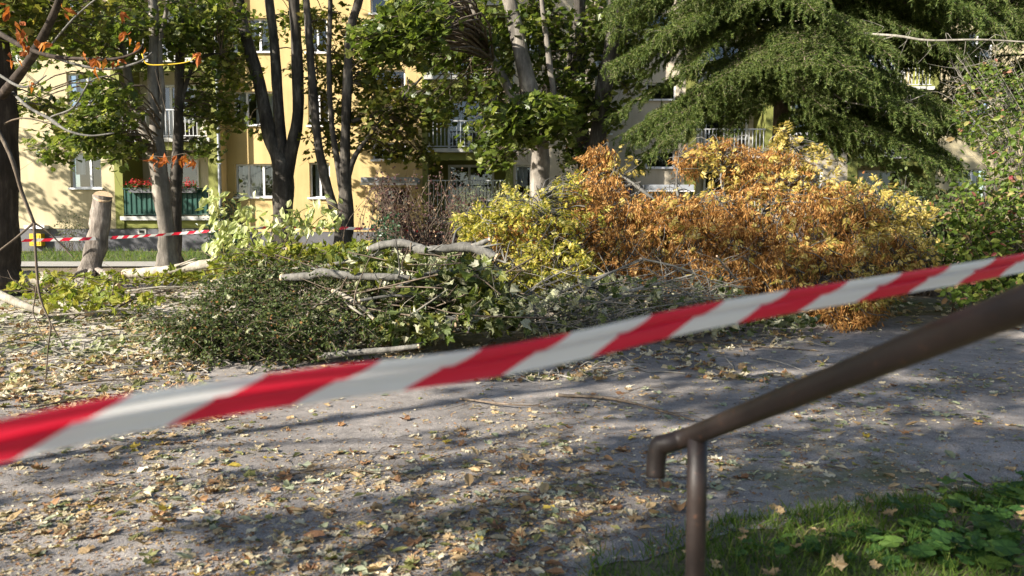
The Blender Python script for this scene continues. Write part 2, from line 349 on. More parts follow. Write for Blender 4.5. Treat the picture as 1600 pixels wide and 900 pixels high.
def path_mat():
    m, nt, bs = new_mat('worn_asphalt'); a = noise_into(nt, .9, 7); b = noise_into(nt, 130, 3); c = noise_into(nt, 9, 8); d = noise_into(nt, 2.3, 6)
    base = ramp(nt, c.outputs[0], [(.3, (.125, .114, .106)), (.7, (.215, .195, .178))]).outputs[0]
    dust = ramp(nt, c.outputs[0], [(.3, (.24, .217, .198)), (.7, (.36, .325, .295))]).outputs[0]
    col = mix(nt, base, dust, ramp(nt, a.outputs[0], [(.38, (.1, .1, .1)), (.60, (.9, .9, .9))]).outputs[0])
    grit = ramp(nt, b.outputs[0], [(.33, (.42, .42, .42)), (.5, (1, 1, 1)), (.70, (1.7, 1.66, 1.6))]).outputs[0]
    col = mix(nt, col, grit, 1.0, 'MULTIPLY')
    vo = nt.nodes.new('ShaderNodeTexVoronoi'); vo.feature = 'DISTANCE_TO_EDGE'; vo.inputs['Scale'].default_value = .55
    wn = noise_into(nt, 3.0, 6); tcx = nt.nodes.new('ShaderNodeTexCoord'); va = nt.nodes.new('ShaderNodeVectorMath'); va.operation = 'MULTIPLY_ADD'; va.inputs[1].default_value = (.5, .5, 0)
    nt.links.new(wn.outputs['Color'], va.inputs[0]); nt.links.new(tcx.outputs['Object'], va.inputs[2]); nt.links.new(va.outputs[0], vo.inputs['Vector'])
    col = mix(nt, col, ramp(nt, vo.outputs['Distance'], [(.003, (.42, .40, .38)), (.009, (1, 1, 1))]).outputs[0], .22, 'MULTIPLY')
    # moss beside the grass edge: patches with a shape of their own
    tc = nt.nodes.new('ShaderNodeTexCoord'); vd = nt.nodes.new('ShaderNodeVectorMath'); vd.operation = 'DISTANCE'; vd.inputs[1].default_value = (2.3, 4.45, 0)
    nt.links.new(tc.outputs['Object'], vd.inputs[0])
    mr = nt.nodes.new('ShaderNodeMapRange'); mr.inputs[1].default_value = .4; mr.inputs[2].default_value = 1.2; mr.inputs[3].default_value = 1; mr.inputs[4].default_value = 0
    nt.links.new(vd.outputs['Value'], mr.inputs[0]); f = nt.nodes.new('ShaderNodeMath'); f.operation = 'MULTIPLY'
    nt.links.new(mr.outputs[0], f.inputs[0]); nt.links.new(ramp(nt, d.outputs[0], [(.42, (0, 0, 0)), (.62, (.85, .85, .85))]).outputs[0], f.inputs[1])
    col = mix(nt, col, (.10, .11, .025), f.outputs[0])
    nt.links.new(col, bs.inputs['Base Color']); bs.inputs['Roughness'].default_value = .9; bs.inputs['Specular IOR Level'].default_value = .15
    ad = nt.nodes.new('ShaderNodeMath'); ad.operation = 'ADD'; nt.links.new(b.outputs[0], ad.inputs[0]); nt.links.new(c.outputs[0], ad.inputs[1])
    bump(nt, bs, ad.outputs[0], .55, .012); return m
M['soil'], M['path'] = soil_mat(), path_mat()
M['paving'] = surf('grey_paving', two((.34, .33, .31), .7), 6, rough=.9, bumps=.3)
M['lawn'] = surf('lawn_soil', [(.3, (.03, .045, .012)), (.7, (.07, .09, .025))], 5, rough=.95, bumps=.4)
gx = np.concatenate([[-400, -150, -60], np.linspace(-32, 32, 129), [60, 150, 400]])
gy = np.concatenate([[-300, -100, -40, -15], np.linspace(-6, 30, 145), [45, 100, 400]])
sheet('ground', gx, lambda x: gy, M['soil'], 0)
EDGE = ([-18, -1.2, -.2, .1, .28, .38, 1.0, 1.7, 2.9, 3.5, 6, 18], [-5, -5, -2, 1.2, 2.8, 3.36, 3.66, 3.95, 4.18, 4.42, 5.0, 7.5])
def path_near(x): return np.interp(x, *EDGE)+.03*np.sin(7*x)+.02*np.sin(17*x)
def path_far(x): return np.interp(x, [-18, -3.5, -1, 1.5, 4, 18], [8.3, 8.7, 9.2, 10.6, 12.0, 12.8])+.2*np.sin(.9*x)+.12*np.sin(3.1*x)
sheet('path', np.linspace(-18, 18, 289), lambda x: np.linspace(path_near(x), path_far(x), 60), M['path'], lambda ys: .007+.014*np.clip((ys-6.0)/1.5, 0, 1))
sheet('pavement', np.linspace(-30, 30, 61), lambda x: np.linspace(20.4, 21.8, 6), M['paving'], .05)
sheet('lawn', np.linspace(-30, 30, 61), lambda x: np.linspace(22.0, 25.7, 10), M['lawn'], .012)

# ------------------------------------------------------------------ the apartment building
YA, YB, YC = 26.6, 27.1, 29.1
ST, STB, STC = 2.76, 2.58, 2.60
ZB = 0.9                                              # ground at the building
ztop = 15.8
bld = thing('apartment_building', 'long yellow and cream apartment block with green loggias behind the trees', 'building', (0, YB, ZB))
def xz(px0, px1, py0, py1, Y):
    a, b = P(px0, py1, Y), P(px1, py0, Y); return a[0], b[0], a[2], b[2]
def wall_part(name, mat, x0, x1, z0, z1, y, holes, depth=.30):
    mb = MB(); xs = sorted({x0, x1, *[h[0] for h in holes], *[h[1] for h in holes]}); zs = sorted({z0, z1, *[h[2] for h in holes], *[h[3] for h in holes]})
    for a, b in zip(xs, xs[1:]):
        for c, d in zip(zs, zs[1:]):
            mx, mz = (a+b)/2, (c+d)/2
            if any(h[0] < mx < h[1] and h[2] < mz < h[3] for h in holes): continue
            mb.quad((a, y, c), (b, y, c), (b, y, d), (a, y, d)); mb.quad((a, y+depth, c), (a, y+depth, d), (b, y+depth, d), (b, y+depth, c))
    for a, b, c, d in holes+[(x0, x1, z0, z1)]:
        for p, q in (((a, c), (b, c)), ((b, c), (b, d)), ((b, d), (a, d)), ((a, d), (a, c))):
            mb.quad((p[0], y, p[1]), (p[0], y+depth, p[1]), (q[0], y+depth, q[1]), (q[0], y, q[1]))
    return mb.build(name, mat, bld)
def window(x0, x1, z0, z1, y, splits, curtain=.8, parent_sill=True):
    t, yy = .055, y+.13; mb = MB()
    mb.box(x0, x1, yy, yy+.07, z0, z0+t).box(x0, x1, yy, yy+.07, z1-t, z1)
    cuts = [x0]+[x0+(x1-x0)*s for s in splits]+[x1]
    for i, c in enumerate(cuts):
        a = c if i == 0 else (c-t if i == len(cuts)-1 else c-t*.6); b = a+(t if i in (0, len(cuts)-1) else t*1.2)
        mb.box(a, b, yy-.004, yy+.074, z0+t-.002, z1-t+.002)
    wn = mb.build('window', M['white'], bld)
    for a, b in zip(cuts, cuts[1:]):
        MB().quad((a+.03, yy+.04, z0+.03), (b-.03, yy+.04, z0+.03), (b-.03, yy+.04, z1-.03), (a+.03, yy+.04, z1-.03)).build('pane', M['glass'], wn)
    MB().box(x0-.06, x1+.06, y-.09, y+.128, z0-.05, z0+.012).build('sill', M['white'], wn)
    if curtain:
        for a, b in zip(cuts, cuts[1:]):
            cw = (b-a)*curtain*rng.uniform(.55, 1.0); sx = a if rng.random() < .6 else b-cw; n = 24; u = np.linspace(0, 1, n)
            cx = sx+cw*u; cy = yy+.22+.035*np.sin(u*cw*38)+.01*rng.normal(0, 1, n)
            lo = z0+(.05 if rng.random() < .75 else (z1-z0)*.4)
            V = np.vstack([np.stack([cx, cy, np.full(n, lo)], -1), np.stack([cx, cy, np.full(n, z1)], -1)]); k = np.arange(n-1)
            MB().add(V, [np.stack([k, k+1, k+1+n, k+n], -1)]).build('curtain', M['curtain'], wn, True)
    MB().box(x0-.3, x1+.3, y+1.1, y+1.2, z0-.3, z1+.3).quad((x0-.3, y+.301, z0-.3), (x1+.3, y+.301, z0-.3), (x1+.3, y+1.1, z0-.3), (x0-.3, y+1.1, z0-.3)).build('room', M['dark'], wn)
    return wn
def balcony(x0, x1, zf, y, depth, style, slab_edge='slabedge', proud=.12, doors=True, first=False, inner='inner', doorpos=.25):
    sl = MB().box(x0-.10, x1+.10, y-proud, y+depth-.003, zf-.14, zf).build('balcony', M[slab_edge], bld)
    MB().box(x0+.01, x1-.01, y+.02, y+.2, zf-.42, zf-.143).build('beam', M['green'], sl)
    h = 1.0; yr = y-.04
    if style in ('green', 'teal'):
        n = max(40, int((x1-x0)/.045)); u = np.linspace(x0+.03, x1-.03, n); d = yr+np.where(np.arange(n) % 4 < 2, .0, .028)
        V = np.vstack([np.stack([u, d, np.full(n, zf+.09)], -1), np.stack([u, d, np.full(n, zf+h-.06)], -1)]); k = np.arange(n-1)
        MB().add(V, [np.stack([k, k+1, k+1+n, k+n], -1)]).build('railing_panel', M['greenpanel' if style == 'green' else 'teal'], sl)
        MB().box(x0, x1, yr-.03, yr+.05, zf+h-.05, zf+h).box(x0, x1, yr-.02, yr+.04, zf+.05, zf+.085).build('railing_frame', M['greenpanel' if style == 'green' else 'rail'], sl)
    elif style in ('bars', 'grille'):
        hh = h if style == 'bars' else 1.45
        MB().box(x0, x1, yr-.02, yr+.03, zf+hh-.04, zf+hh).box(x0, x1, yr-.015, yr+.025, zf+.06, zf+.09).build('railing_frame', M['rail'], sl)
        n = int((x1-x0)/.135); bm = MB().box(-.011, .011, -.011, .011, 0, hh-.134); me = make_mesh('bar', np.vstack(bm.V), bm.F, M['rail'])
        for i in range(n):
            link(bpy.data.objects.new('bar', me), sl, (x0+(i+.5)*(x1-x0)/n, yr+.005, zf+.092))
    if doors:
        yb = y+depth; dx = x0+(x1-x0)*doorpos; w_, hh = .85, 2.12
        fr = MB()
        for a, b, c, d in ((dx, dx+.09, zf+.01, zf+hh), (dx+w_-.09, dx+w_, zf+.01, zf+hh), (dx+.09, dx+w_-.09, zf+hh-.09, zf+hh), (dx+.09, dx+w_-.09, zf+.01, zf+.12), (dx+w_, dx+w_+.9, zf+.75, zf+.83), (dx+w_, dx+w_+.9, zf+hh-.09, zf+hh), (dx+w_+.82, dx+w_+.9, zf+.83, zf+hh-.09)):
            fr.box(a, b, yb-.07, yb-.003, c, d)
        f = fr.build('balcony_door', M['white'], bld)
        MB().quad((dx+.09, yb-.03, zf+.12), (dx+w_-.09, yb-.03, zf+.12), (dx+w_-.09, yb-.03, zf+hh-.09), (dx+.09, yb-.03, zf+hh-.09)).build('pane', M['glass'], f)
        MB().quad((dx+w_, yb-.03, zf+.83), (dx+w_+.82, yb-.03, zf+.83), (dx+w_+.82, yb-.03, zf+hh-.09), (dx+w_, yb-.03, zf+hh-.09)).build('pane', M['glass'], f)
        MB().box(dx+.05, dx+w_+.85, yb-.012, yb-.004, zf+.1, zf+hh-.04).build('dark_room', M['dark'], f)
    return sl
# --- section A
zpl = P(100, 357, YA)[2]; zsl = P(260, 338, YA)[2]
ax = P(180, 300, YA)[0]; ax1 = P(193, 300, YA)[0]; ax2 = P(327, 300, YA)[0]; ax3 = P(346, 300, YA)[0]
wx0, wx1, wz0, wz1 = xz(111, 157, 238, 294, YA)
wx = [(wx0, wx1), (wx0-3.2, wx1-3.2)]
holes = [(a, b, wz0+k*ST, wz1+k*ST) for k in range(5) for a, b in wx]
wall_part('wall', M['wallA'], -24, ax, zpl, ztop, YA, holes)
for a, b, c, d in holes: window(a, b, c, d, YA, [.6])
MB().box(-24, ax3, YA+.03, YA+.35, ZB-.3, zpl-.002).build('plinth', M['plinth'], bld)
MB().box(ax+.003, ax1, YA-.03, YA+1.55, zpl, ztop-.01).build('loggia_column', M['green'], bld)
MB().box(ax2, ax3, YA-.03, YA+1.55, zpl, ztop-.01).build('loggia_column', M['green'], bld)
MB().box(ax1+.003, ax2-.003, YA+.01, YA+.3, zpl, zsl-.43).build('apron_wall', M['green'], bld)
MB().box(ax1, ax2, YA+1.45, YA+1.7, zpl, ztop).build('wall', M['inner'], bld)
for k in range(5): balcony(ax1+.004, ax2-.004, zsl+k*ST, YA, 1.44, 'green' if k == 0 else 'bars', doorpos=.12)
MB().box(ax3+.002, ax3+.02, YA+.0, YB-.002, zpl, ztop).build('wall', M['wallB'], bld)
for a, b in ((215, 228), (290, 303)):                  # basement vents
    x0, x1, z0, z1 = xz(a, b, 357, 366, YA); v = MB().box(x0, x1, YA+.005, YA+.03, z0, z1-.02).build('basement_window', M['slabedge'], bld)
    MB().box(x0+.06, x1-.06, YA-.004, YA+.0045, z0+.05, z1-.07).build('pane', M['dark'], v)
dp = MB(); xd = P(341, 200, YA-.12)[0]; dp.tube([(xd, YA-.12, ZB), (xd, YA-.12, ztop)], [.055, .055], 10); dpo = dp.build('drainpipe', M['pipe'], bld, True)
for k in range(7): MB().box(xd-.07, xd+.07, YA-.19, YA-.03, 2+k*2.0, 2.04+k*2.0).build('pipe_bracket', M['pipe'], dpo)
# --- section B
bx2 = P(660, 260, YB)[0]; bx3 = P(668, 260, YB)[0]; bx4 = P(790, 260, YB)[0]; bx5 = P(802, 260, YB)[0]; bx6 = P(928, 260, YB)[0]
zplB = P(450, 362, YB)[2]; zslB = P(720, 232, YB)[2]
H = []; W = []
for px0, px1, py0, py1, sp, n in ((368, 433, 256, 308, [.3, .65], 5), (484, 515, 254, 309, [.5], 5), (806, 852, 258, 312, [.5], 5)):
    a, b, c, d = xz(px0, px1, py0, py1, YB)
    for k in range(n): H.append((a, b, c+k*STB, d+k*STB)); W.append((sp, .9))
a, b, c, d = xz(582, 634, 222, 250, YB)
for k in range(4): H.append((a, b, c+k*STB, d+k*STB)); W.append(([], 0))
dxa, dxb, dza, dzb = xz(596, 640, 293, 350, YB); H.append((dxa, dxb, dza, dzb)); W.append(None)
wall_part('wall', M['wallB'], ax3+.004, bx2, zplB, ztop-.004, YB, [h for h in H if h[1] < bx2])
wall_part('wall', M['wallC'], bx5, bx6, zplB, ztop-.004, YB, [h for h in H if h[0] > bx5])
for h, q in zip(H, W):
    if q: window(*h, YB, *q)
dr = MB().box(dxa, dxb, YB+.10, YB+.16, dza, dzb).build('entrance_door', M['door'], bld)
MB().box(dxa+.12, dxb-.12, YB+.092, YB+.099, dza+.7, dzb-.12).build('pane', M['glass'], dr)
cx0, cx1, cz0, cz1 = xz(572, 656, 280, 288, YB); cn = MB().box(cx0, cx1, YB-.95, YB-.003, cz0, cz1).build('entrance_canopy', M['pipe'], bld)
MB().box(cx0-.02, cx1+.02, YB-.97, YB-.952, cz0-.09, cz0-.02).build('canopy_edge', M['white'], cn)
MB().box(ax3+.004, bx6, YB+.02, YB+.3, ZB-.3, zplB-.003).build('plinth', M['plinth'], bld)
MB().box(bx2+.003, bx3, YB-.05, YB+1.55, zplB, ztop-.01).build('loggia_column', M['green'], bld)
MB().box(bx4, bx5-.003, YB-.05, YB+1.55, zplB, ztop-.01).build('loggia_column', M['green'], bld)
MB().box(bx3, bx4, YB+1.45, YB+1.7, zplB, ztop).build('wall', M['green'], bld)
for k in range(-1, 4): balcony(bx3+.004, bx4-.004, zslB+k*STB, YB, 1.44, 'grille' if k == -1 else 'bars', doorpos=.22, inner='green')
# --- section C
zplC = P(1000, 352, YC)[2]; zslC = P(1140, 242, YC)[2]
H = []; W = []
for px0, px1 in ((908, 955), (1236, 1290), (1500, 1550)):
    a, b, c, d = xz(px0, px1, 158, 209, YC)
    for k in range(-1, 4): H.append((a, b, c+k*STC, d+k*STC)); W.append(([.5], .9))
a, b, c, d = xz(1009, 1055, 236, 262, YC)
for k in range(4): H.append((a, b, c+k*STC, d+k*STC)); W.append(([], 0))
cx = [P(p, 240, YC)[0] for p in (925, 1070, 1087, 1195, 1206, 1325, 1340, 1450, 1462)]
wall_part('wall', M['wallC'], cx[0]-.3, cx[1], zplC, ztop-.008, YC, [h for h in H if h[1] < cx[1]])
wall_part('wall', M['wallC'], cx[4], cx[5], zplC, ztop-.008, YC, [h for h in H if cx[4] < h[0] < cx[5]])
wall_part('wall', M['wallA'], cx[8], 30, zplC, ztop-.008, YC, [h for h in H if h[0] > cx[8]])
for h, q in zip(H, W): window(*h, YC, *q)
MB().box(cx[0]-.3, 30, YC+.02, YC+.3, ZB-.3, zplC-.003).build('plinth', M['plinth'], bld)
for i in (1, 3, 5, 7): MB().box(cx[i]+.003, cx[i+1]-.003, YC-.05, YC+1.5, zplC, ztop-.012).build('loggia_column', M['green'], bld)
for i in (2, 6):
    MB().box(cx[i], cx[i+1], YC+1.45, YC+1.7, zplC, ztop-.012).build('wall', M['inner' if i == 2 else 'wallA'], bld)
    for k in range(-1, 4): balcony(cx[i]+.004, cx[i+1]-.004, zslC+k*STC, YC, 1.44, 'bars')
x0, x1, z0, z1 = xz(1000, 1075, 291, 299, YC); cn = MB().box(x0, x1, YC-.95, YC-.003, z0, z1).build('entrance_canopy', M['pipe'], bld)
MB().box(x0-.02, x1+.02, YC-.97, YC-.952, z0-.06, z0-.01).build('canopy_edge', M['white'], cn)
MB().box(-24.2, ax3+.2, YA-.25, 44, ztop, ztop+.3).build('roof', M['roof'], bld)
MB().box(ax3+.21, 30.2, YB-.25, 44, ztop, ztop+.3).build('roof', M['roof'], bld)
MB().box(bx6-.25, bx6-.003, YB+.31, YC+.2, zplB, ztop).build('wall', M['wallC'], bld)

# things on the wall
sx0, sx1, sz0, sz1 = xz(968, 986, 284, 302, YC)
M['signblue'] = surf('sign_blue', two((.012, .03, .30), .9), 3, rough=.4); M['signwhite'] = surf('sign_white', two((.82, .82, .82), .95), 3, rough=.5)
sg = thing('wall_sign', 'blue wall sign with white pictogram beside the grey conifer branch', 'sign', (sx0, YC-.03, sz0))
MB().box(sx0, sx1, YC-.03, YC-.003, sz0, sz1).build('sign_plate', M['signblue'], sg)
sw, sh = sx1-sx0, sz1-sz0
pm = MB(); pm.box(sx0+.06*sw, sx0+.94*sw, YC-.036, YC-.031, sz1-.2*sh, sz1-.14*sh)
for a, b, c, d in ((.42, .60, .60, .72), (.34, .70, .44, .57), (.30, .46, .08, .44), (.54, .66, .16, .44), (.66, .92, .49, .55)):
    pm.box(sx0+a*sw, sx0+b*sw, YC-.036, YC-.031, sz0+c*sh, sz0+d*sh)
pm.build('pictogram', M['signwhite'], sg)
x0, x1, z0, z1 = xz(52, 69, 365, 384, YA)
M['yellow'] = surf('yellow_paint', two((.62, .42, .02), .8), 6, rough=.5)
gb = thing('gas_meter_box', 'small yellow box on the grey plinth behind the tape', 'meter box', (x0, YA-.2, z0))
MB().box(x0, x1, YA-.2, YA+.029, z0, z1).build('box', M['yellow'], gb)
MB().box(x0+.05, x1-.05, YA-.212, YA-.201, z0+.05, z1-.05).build('door', M['yellow'], gb)
MB().box(x1-.10, x1-.07, YA-.222, YA-.213, z0+.2, z0+.28).build('latch', M['pipe'], gb)
x0, x1, z0, z1 = xz(45, 76, 352, 357.5, YA); tag(MB().box(x0, x1, YA-.26, YA-.003, z0, z1).build('canopy_board', M['white'], None, False, ((x0+x1)/2, YA, z0)), 'small white ledge above the yellow meter box', 'ledge')
for i, px in enumerate((212, 234, 270, 295)):          # geraniums on the green railing
    c = P(px, 290, YA-.2); lab = ['first', 'second', 'third', 'last'][i]
    fb = thing('flower_box', f'{lab} of the red geranium boxes along the dark green balcony railing', 'flower box', (c[0], YA-.2, c[2]-.25), 'geranium boxes on the balcony railing')
    MB().box(c[0]-.24, c[0]+.24, YA-.24, YA-.075, c[2]-.25, c[2]-.08).build('box', M['plinth'], fb)
    p = c+rng.normal(0, 1, (150, 3))*(.17, .06, .09); nr, d = leaf_frames(150)
    o = MB().leaves(oval(.4), p+(0, 0, -.06), nr, d, .07).build('foliage', M['herb'], fb); o['kind'] = 'stuff'
    p = c+rng.normal(0, 1, (90, 3))*(.15, .07, .08)+(0, -.05, .08); nr, d = leaf_frames(90)
    o = MB().leaves(oval(.5), p, nr, d, .05).build('flower_heads', M['red'], fb); o['kind'] = 'stuff'

# ------------------------------------------------------------------ trees
TM = maple_lo(.25)
def clump_leaves(mb, c, r, n, tpl, size, flat=.55, **kw):
    p = c+sphere_pts(n)*np.array((r, r, r*flat)); nr, d = leaf_frames(n, **kw)
    mb.leaves(tpl, p, nr, d, size*rng.uniform(.65, 1.25, n))
def region_clumps(regs):
    out = []
    for cx, cy, rx, ry, n, r, y0, y1 in regs:
        n = int(n*1.3)+1
        a = rng.uniform(0, 6.28, n); q = np.sqrt(rng.uniform(0, 1, n))
        for k in range(n):
            out.append((P(cx+rx*q[k]*np.cos(a[k]), cy+ry*q[k]*np.sin(a[k]), rng.uniform(y0, y1)), r*rng.uniform(.9, 1.7)))
    return out
def tree(name, label, Y, stems, regs, crown=None, barkm='bark', leafm='leaf', per=54, size=.185, base=None, group='trees in front of the building', extend=5.0, sides=10, extra=None):
    first = stems[0][0][0]; b = np.array(base) if base is not None else P(first[0], first[1], Y)
    b = np.array((b[0], b[1], float(gz(b[0], b[1]))))
    t = thing(name, label, 'tree', b, group); tr = MB(); samples = []
    for si, (pts, wd) in enumerate(stems):
        pp = [P(p[0], p[1], p[2] if len(p) > 2 else Y) for p in pts]; rad = [w*.5*Y/F for w in wd]
        if si == 0:                                       # root flare down into the ground
            pp = [b+np.array((0, 0, -.15)), b+np.array((0, 0, .12))]+([pp[0]+np.array((0, 0, .35))]+pp[1:] if abs(pp[0][2]-b[2]) < .3 else pp[:])
            rad = [rad[0]*1.5, rad[0]*1.22]+rad
        if extend and pts[-1][1] < 25:
            d = unit(pp[-1]-pp[-2]); d = unit(d+np.array((0, 0, .3)))
            pp += [pp[-1]+d*extend*.5, pp[-1]+d*extend+rng.normal(0, .3, 3)]; rad += [rad[-1]*.7, rad[-1]*.25]
        tr.tube(pp, rad, sides if si == 0 else max(7, sides-2), 5, rough=.10)
        samples.append(smoothpath(pp, 5))
    tr.build('trunk', M[barkm], t, True)
    S = np.vstack(samples); S = S[S[:, 2] > b[2]+1.5]
    cl = region_clumps(regs)
    if crown is not None:
        c, rr, n, cr = crown; n = int(n*1.0); pts = sphere_pts(n, .35)*np.array(rr)+np.array(c); cl += [(p, cr*rng.uniform(.7, 1.3)) for p in pts]
    tw, lf = MB(), MB()
    for c, r in cl:
        d = np.linalg.norm(S-c, axis=1)+np.where(S[:, 2] > c[2]+.8, 1.5, 0); s = S[np.argmin(d)]; L = np.linalg.norm(c-s)
        mid = (s+c)/2+np.array((0, 0, .12*L))+rng.normal(0, .06*L, 3); e = c+unit(c-mid)*r*.5
        tw.tube([s, mid, c, e], [.012+.006*L, .012+.003*L, .010, .004], 4, 3, caps=False)
        for _ in range(3):
            k = rng.normal(0, r*.6, 3); tw.tube([mid*.3+c*.7, c+k], [.006, .003], 3, 2, caps=False)
        clump_leaves(lf, c, r, int(per*.44*(r/.5)**2)+4, TM, size, flat=.7)
    if tw.n: tw.build('branches', M['twig'], t, True)['kind'] = 'stuff'
    if lf.n: o = lf.build('crown', M[leafm], t); o['kind'] = 'stuff'
    if extra: extra(t)
    return t

# maple with sunlight put into its bark colour, left of the green balcony
tree('maple_tree', 'maple with sunlit dappled trunk in front of the green balcony', 20,
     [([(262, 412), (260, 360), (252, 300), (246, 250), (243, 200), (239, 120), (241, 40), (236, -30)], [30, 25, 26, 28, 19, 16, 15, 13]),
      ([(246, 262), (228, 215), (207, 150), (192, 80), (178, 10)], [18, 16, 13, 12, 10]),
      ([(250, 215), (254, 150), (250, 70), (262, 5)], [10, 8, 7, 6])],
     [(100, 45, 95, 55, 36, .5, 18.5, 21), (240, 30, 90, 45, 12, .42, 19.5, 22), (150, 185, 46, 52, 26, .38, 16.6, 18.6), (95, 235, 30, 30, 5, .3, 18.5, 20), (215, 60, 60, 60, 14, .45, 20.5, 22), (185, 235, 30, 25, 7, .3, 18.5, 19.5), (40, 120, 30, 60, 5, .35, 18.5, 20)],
     crown=((-9.5, 20, 13.5), (3.2, 2.5, 2.8), 34, .75), barkm='barksunlit')
tree('maple_tree', 'straight dark-trunked maple close behind the sunlit dappled one', 21.6,
     [([(272, 405), (275, 300), (279, 200), (281, 100), (287, 0)], [24, 20, 15, 14, 13]), ([(281, 170), (298, 110), (318, 88), (345, 84)], [7, 6, 5, 3])],
     [(330, 50, 45, 60, 20, .45, 21, 23.5), (335, 175, 38, 50, 18, .40, 21.5, 23.5), (345, 110, 40, 35, 12, .4, 22, 24), (322, 235, 22, 14, 5, .3, 21.5, 23), (295, 40, 30, 40, 6, .4, 21.5, 23)],
     crown=((-8.6, 21.8, 13.5), (2.4, 2.2, 2.6), 20, .75))
tree('maple_tree', 'dark maple forking into three stems before the ochre wall', 23,
     [([(441, 396), (442, 330), (442, 270), (436, 245), (423, 215), (405, 130), (385, 60), (372, -5)], [37, 31, 34, 26, 23, 20, 18, 17]),
      ([(441, 285), (440, 235), (434, 150), (428, 60), (420, -5)], [20, 18, 17, 15, 14]),
      ([(444, 285), (456, 232), (466, 175), (463, 60), (459, -5)], [26, 20, 18, 17, 16])],
     [(385, 75, 30, 45, 7, .4, 23.5, 25), (470, 70, 28, 60, 9, .35, 23.5, 25), (395, 210, 20, 20, 2, .3, 23.5, 25)],
     crown=((-6.6, 23.2, 13.8), (2.8, 2.2, 2.6), 34, .75))
tree('maple_tree', 'slender several-stemmed maple leaning before the narrow window', 22,
     [([(536, 400), (540, 330), (539, 250), (541, 180), (544, 100), (549, 40), (562, -5)], [30, 24, 15, 14, 13, 13, 12]),
      ([(532, 350), (515, 305), (499, 235), (490, 150), (483, 60), (478, -5)], [17, 15, 13, 13, 11, 10]),
      ([(535, 300), (526, 245), (518, 190), (514, 100), (516, 20)], [11, 10, 8, 8, 7]),
      ([(542, 290), (552, 250), (575, 215), (610, 172), (660, 120)], [9, 8, 6, 5, 3]), ([(550, 190), (590, 178), (640, 150), (690, 130)], [6, 5, 4, 3])],
     [(600, 180, 55, 60, 24, .36, 21.5, 24), (640, 190, 45, 55, 15, .36, 22, 24.5), (520, 150, 35, 80, 18, .36, 22.5, 24.5), (505, 220, 25, 25, 5, .3, 22.5, 24), (520, 40, 40, 40, 10, .4, 22.5, 24.5), (575, 105, 30, 50, 12, .4, 22.5, 24.5), (655, 250, 25, 15, 4, .3, 22.5, 24)],
     crown=((-4.4, 22.2, 13.5), (2.6, 2.4, 2.6), 30, .75), leafm='leafwarm')
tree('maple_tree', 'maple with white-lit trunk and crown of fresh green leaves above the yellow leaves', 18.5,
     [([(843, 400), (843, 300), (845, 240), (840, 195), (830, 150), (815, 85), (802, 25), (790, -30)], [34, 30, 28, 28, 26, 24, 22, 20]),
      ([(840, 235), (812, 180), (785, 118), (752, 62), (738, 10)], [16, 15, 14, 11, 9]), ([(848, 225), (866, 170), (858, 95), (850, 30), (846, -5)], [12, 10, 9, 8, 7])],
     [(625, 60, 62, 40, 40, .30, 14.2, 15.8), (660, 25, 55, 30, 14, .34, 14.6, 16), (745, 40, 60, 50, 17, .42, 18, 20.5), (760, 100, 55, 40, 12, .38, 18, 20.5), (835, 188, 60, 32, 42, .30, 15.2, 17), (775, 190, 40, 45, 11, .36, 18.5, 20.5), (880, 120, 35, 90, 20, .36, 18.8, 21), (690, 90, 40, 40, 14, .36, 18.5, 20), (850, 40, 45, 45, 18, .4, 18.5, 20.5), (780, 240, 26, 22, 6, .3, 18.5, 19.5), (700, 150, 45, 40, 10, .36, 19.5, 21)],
     crown=((.3, 18.6, 12.2), (3.0, 2.4, 2.2), 36, .7), barkm='barksunlit')  # sun on this trunk is partly in its lightened bark colour
def ivy(t):
    lf = MB()
    for k in range(60):
        c = P(895+rng.normal(0, 12), rng.uniform(215, 300), 20.7); clump_leaves(lf, c, .16, 12, oval(.45), .07, flat=1, up=.2)
    o = lf.build('ivy', M['leafdark'], t); o['kind'] = 'stuff'
tree('maple_tree', 'grey maple trunk with ivy at its foot left of the conifer', 21,
     [([(917, 400), (917, 330), (914, 250), (906, 180), (904, 100), (906, -5)], [28, 25, 24, 24, 22, 20]), ([(912, 240), (890, 180), (893, 60), (905, -5)], [8, 7, 6, 5])],
     [(930, 60, 30, 60, 16, .4, 20.5, 22.5), (925, 170, 28, 40, 12, .36, 20, 22), (890, 250, 16, 30, 5, .3, 20.5, 21.5)],
     crown=((2.2, 21.2, 13), (2.2, 2, 2.4), 22, .7), extra=ivy)
tree('maple_tree', 'nearly black leaning trunk between the grey maple and the conifer', 20,
     [([(932, 400), (931, 300), (934, 225), (944, 140), (956, 70), (962, -5)], [30, 28, 27, 25, 24, 22])],
     [(985, 55, 30, 50, 12, .4, 20.5, 22), (975, 120, 25, 30, 8, .36, 20.5, 22), (940, 165, 26, 26, 6, .3, 19.5, 20.5)],
     crown=((3.2, 20, 12.6), (2, 2, 2.2), 18, .7))
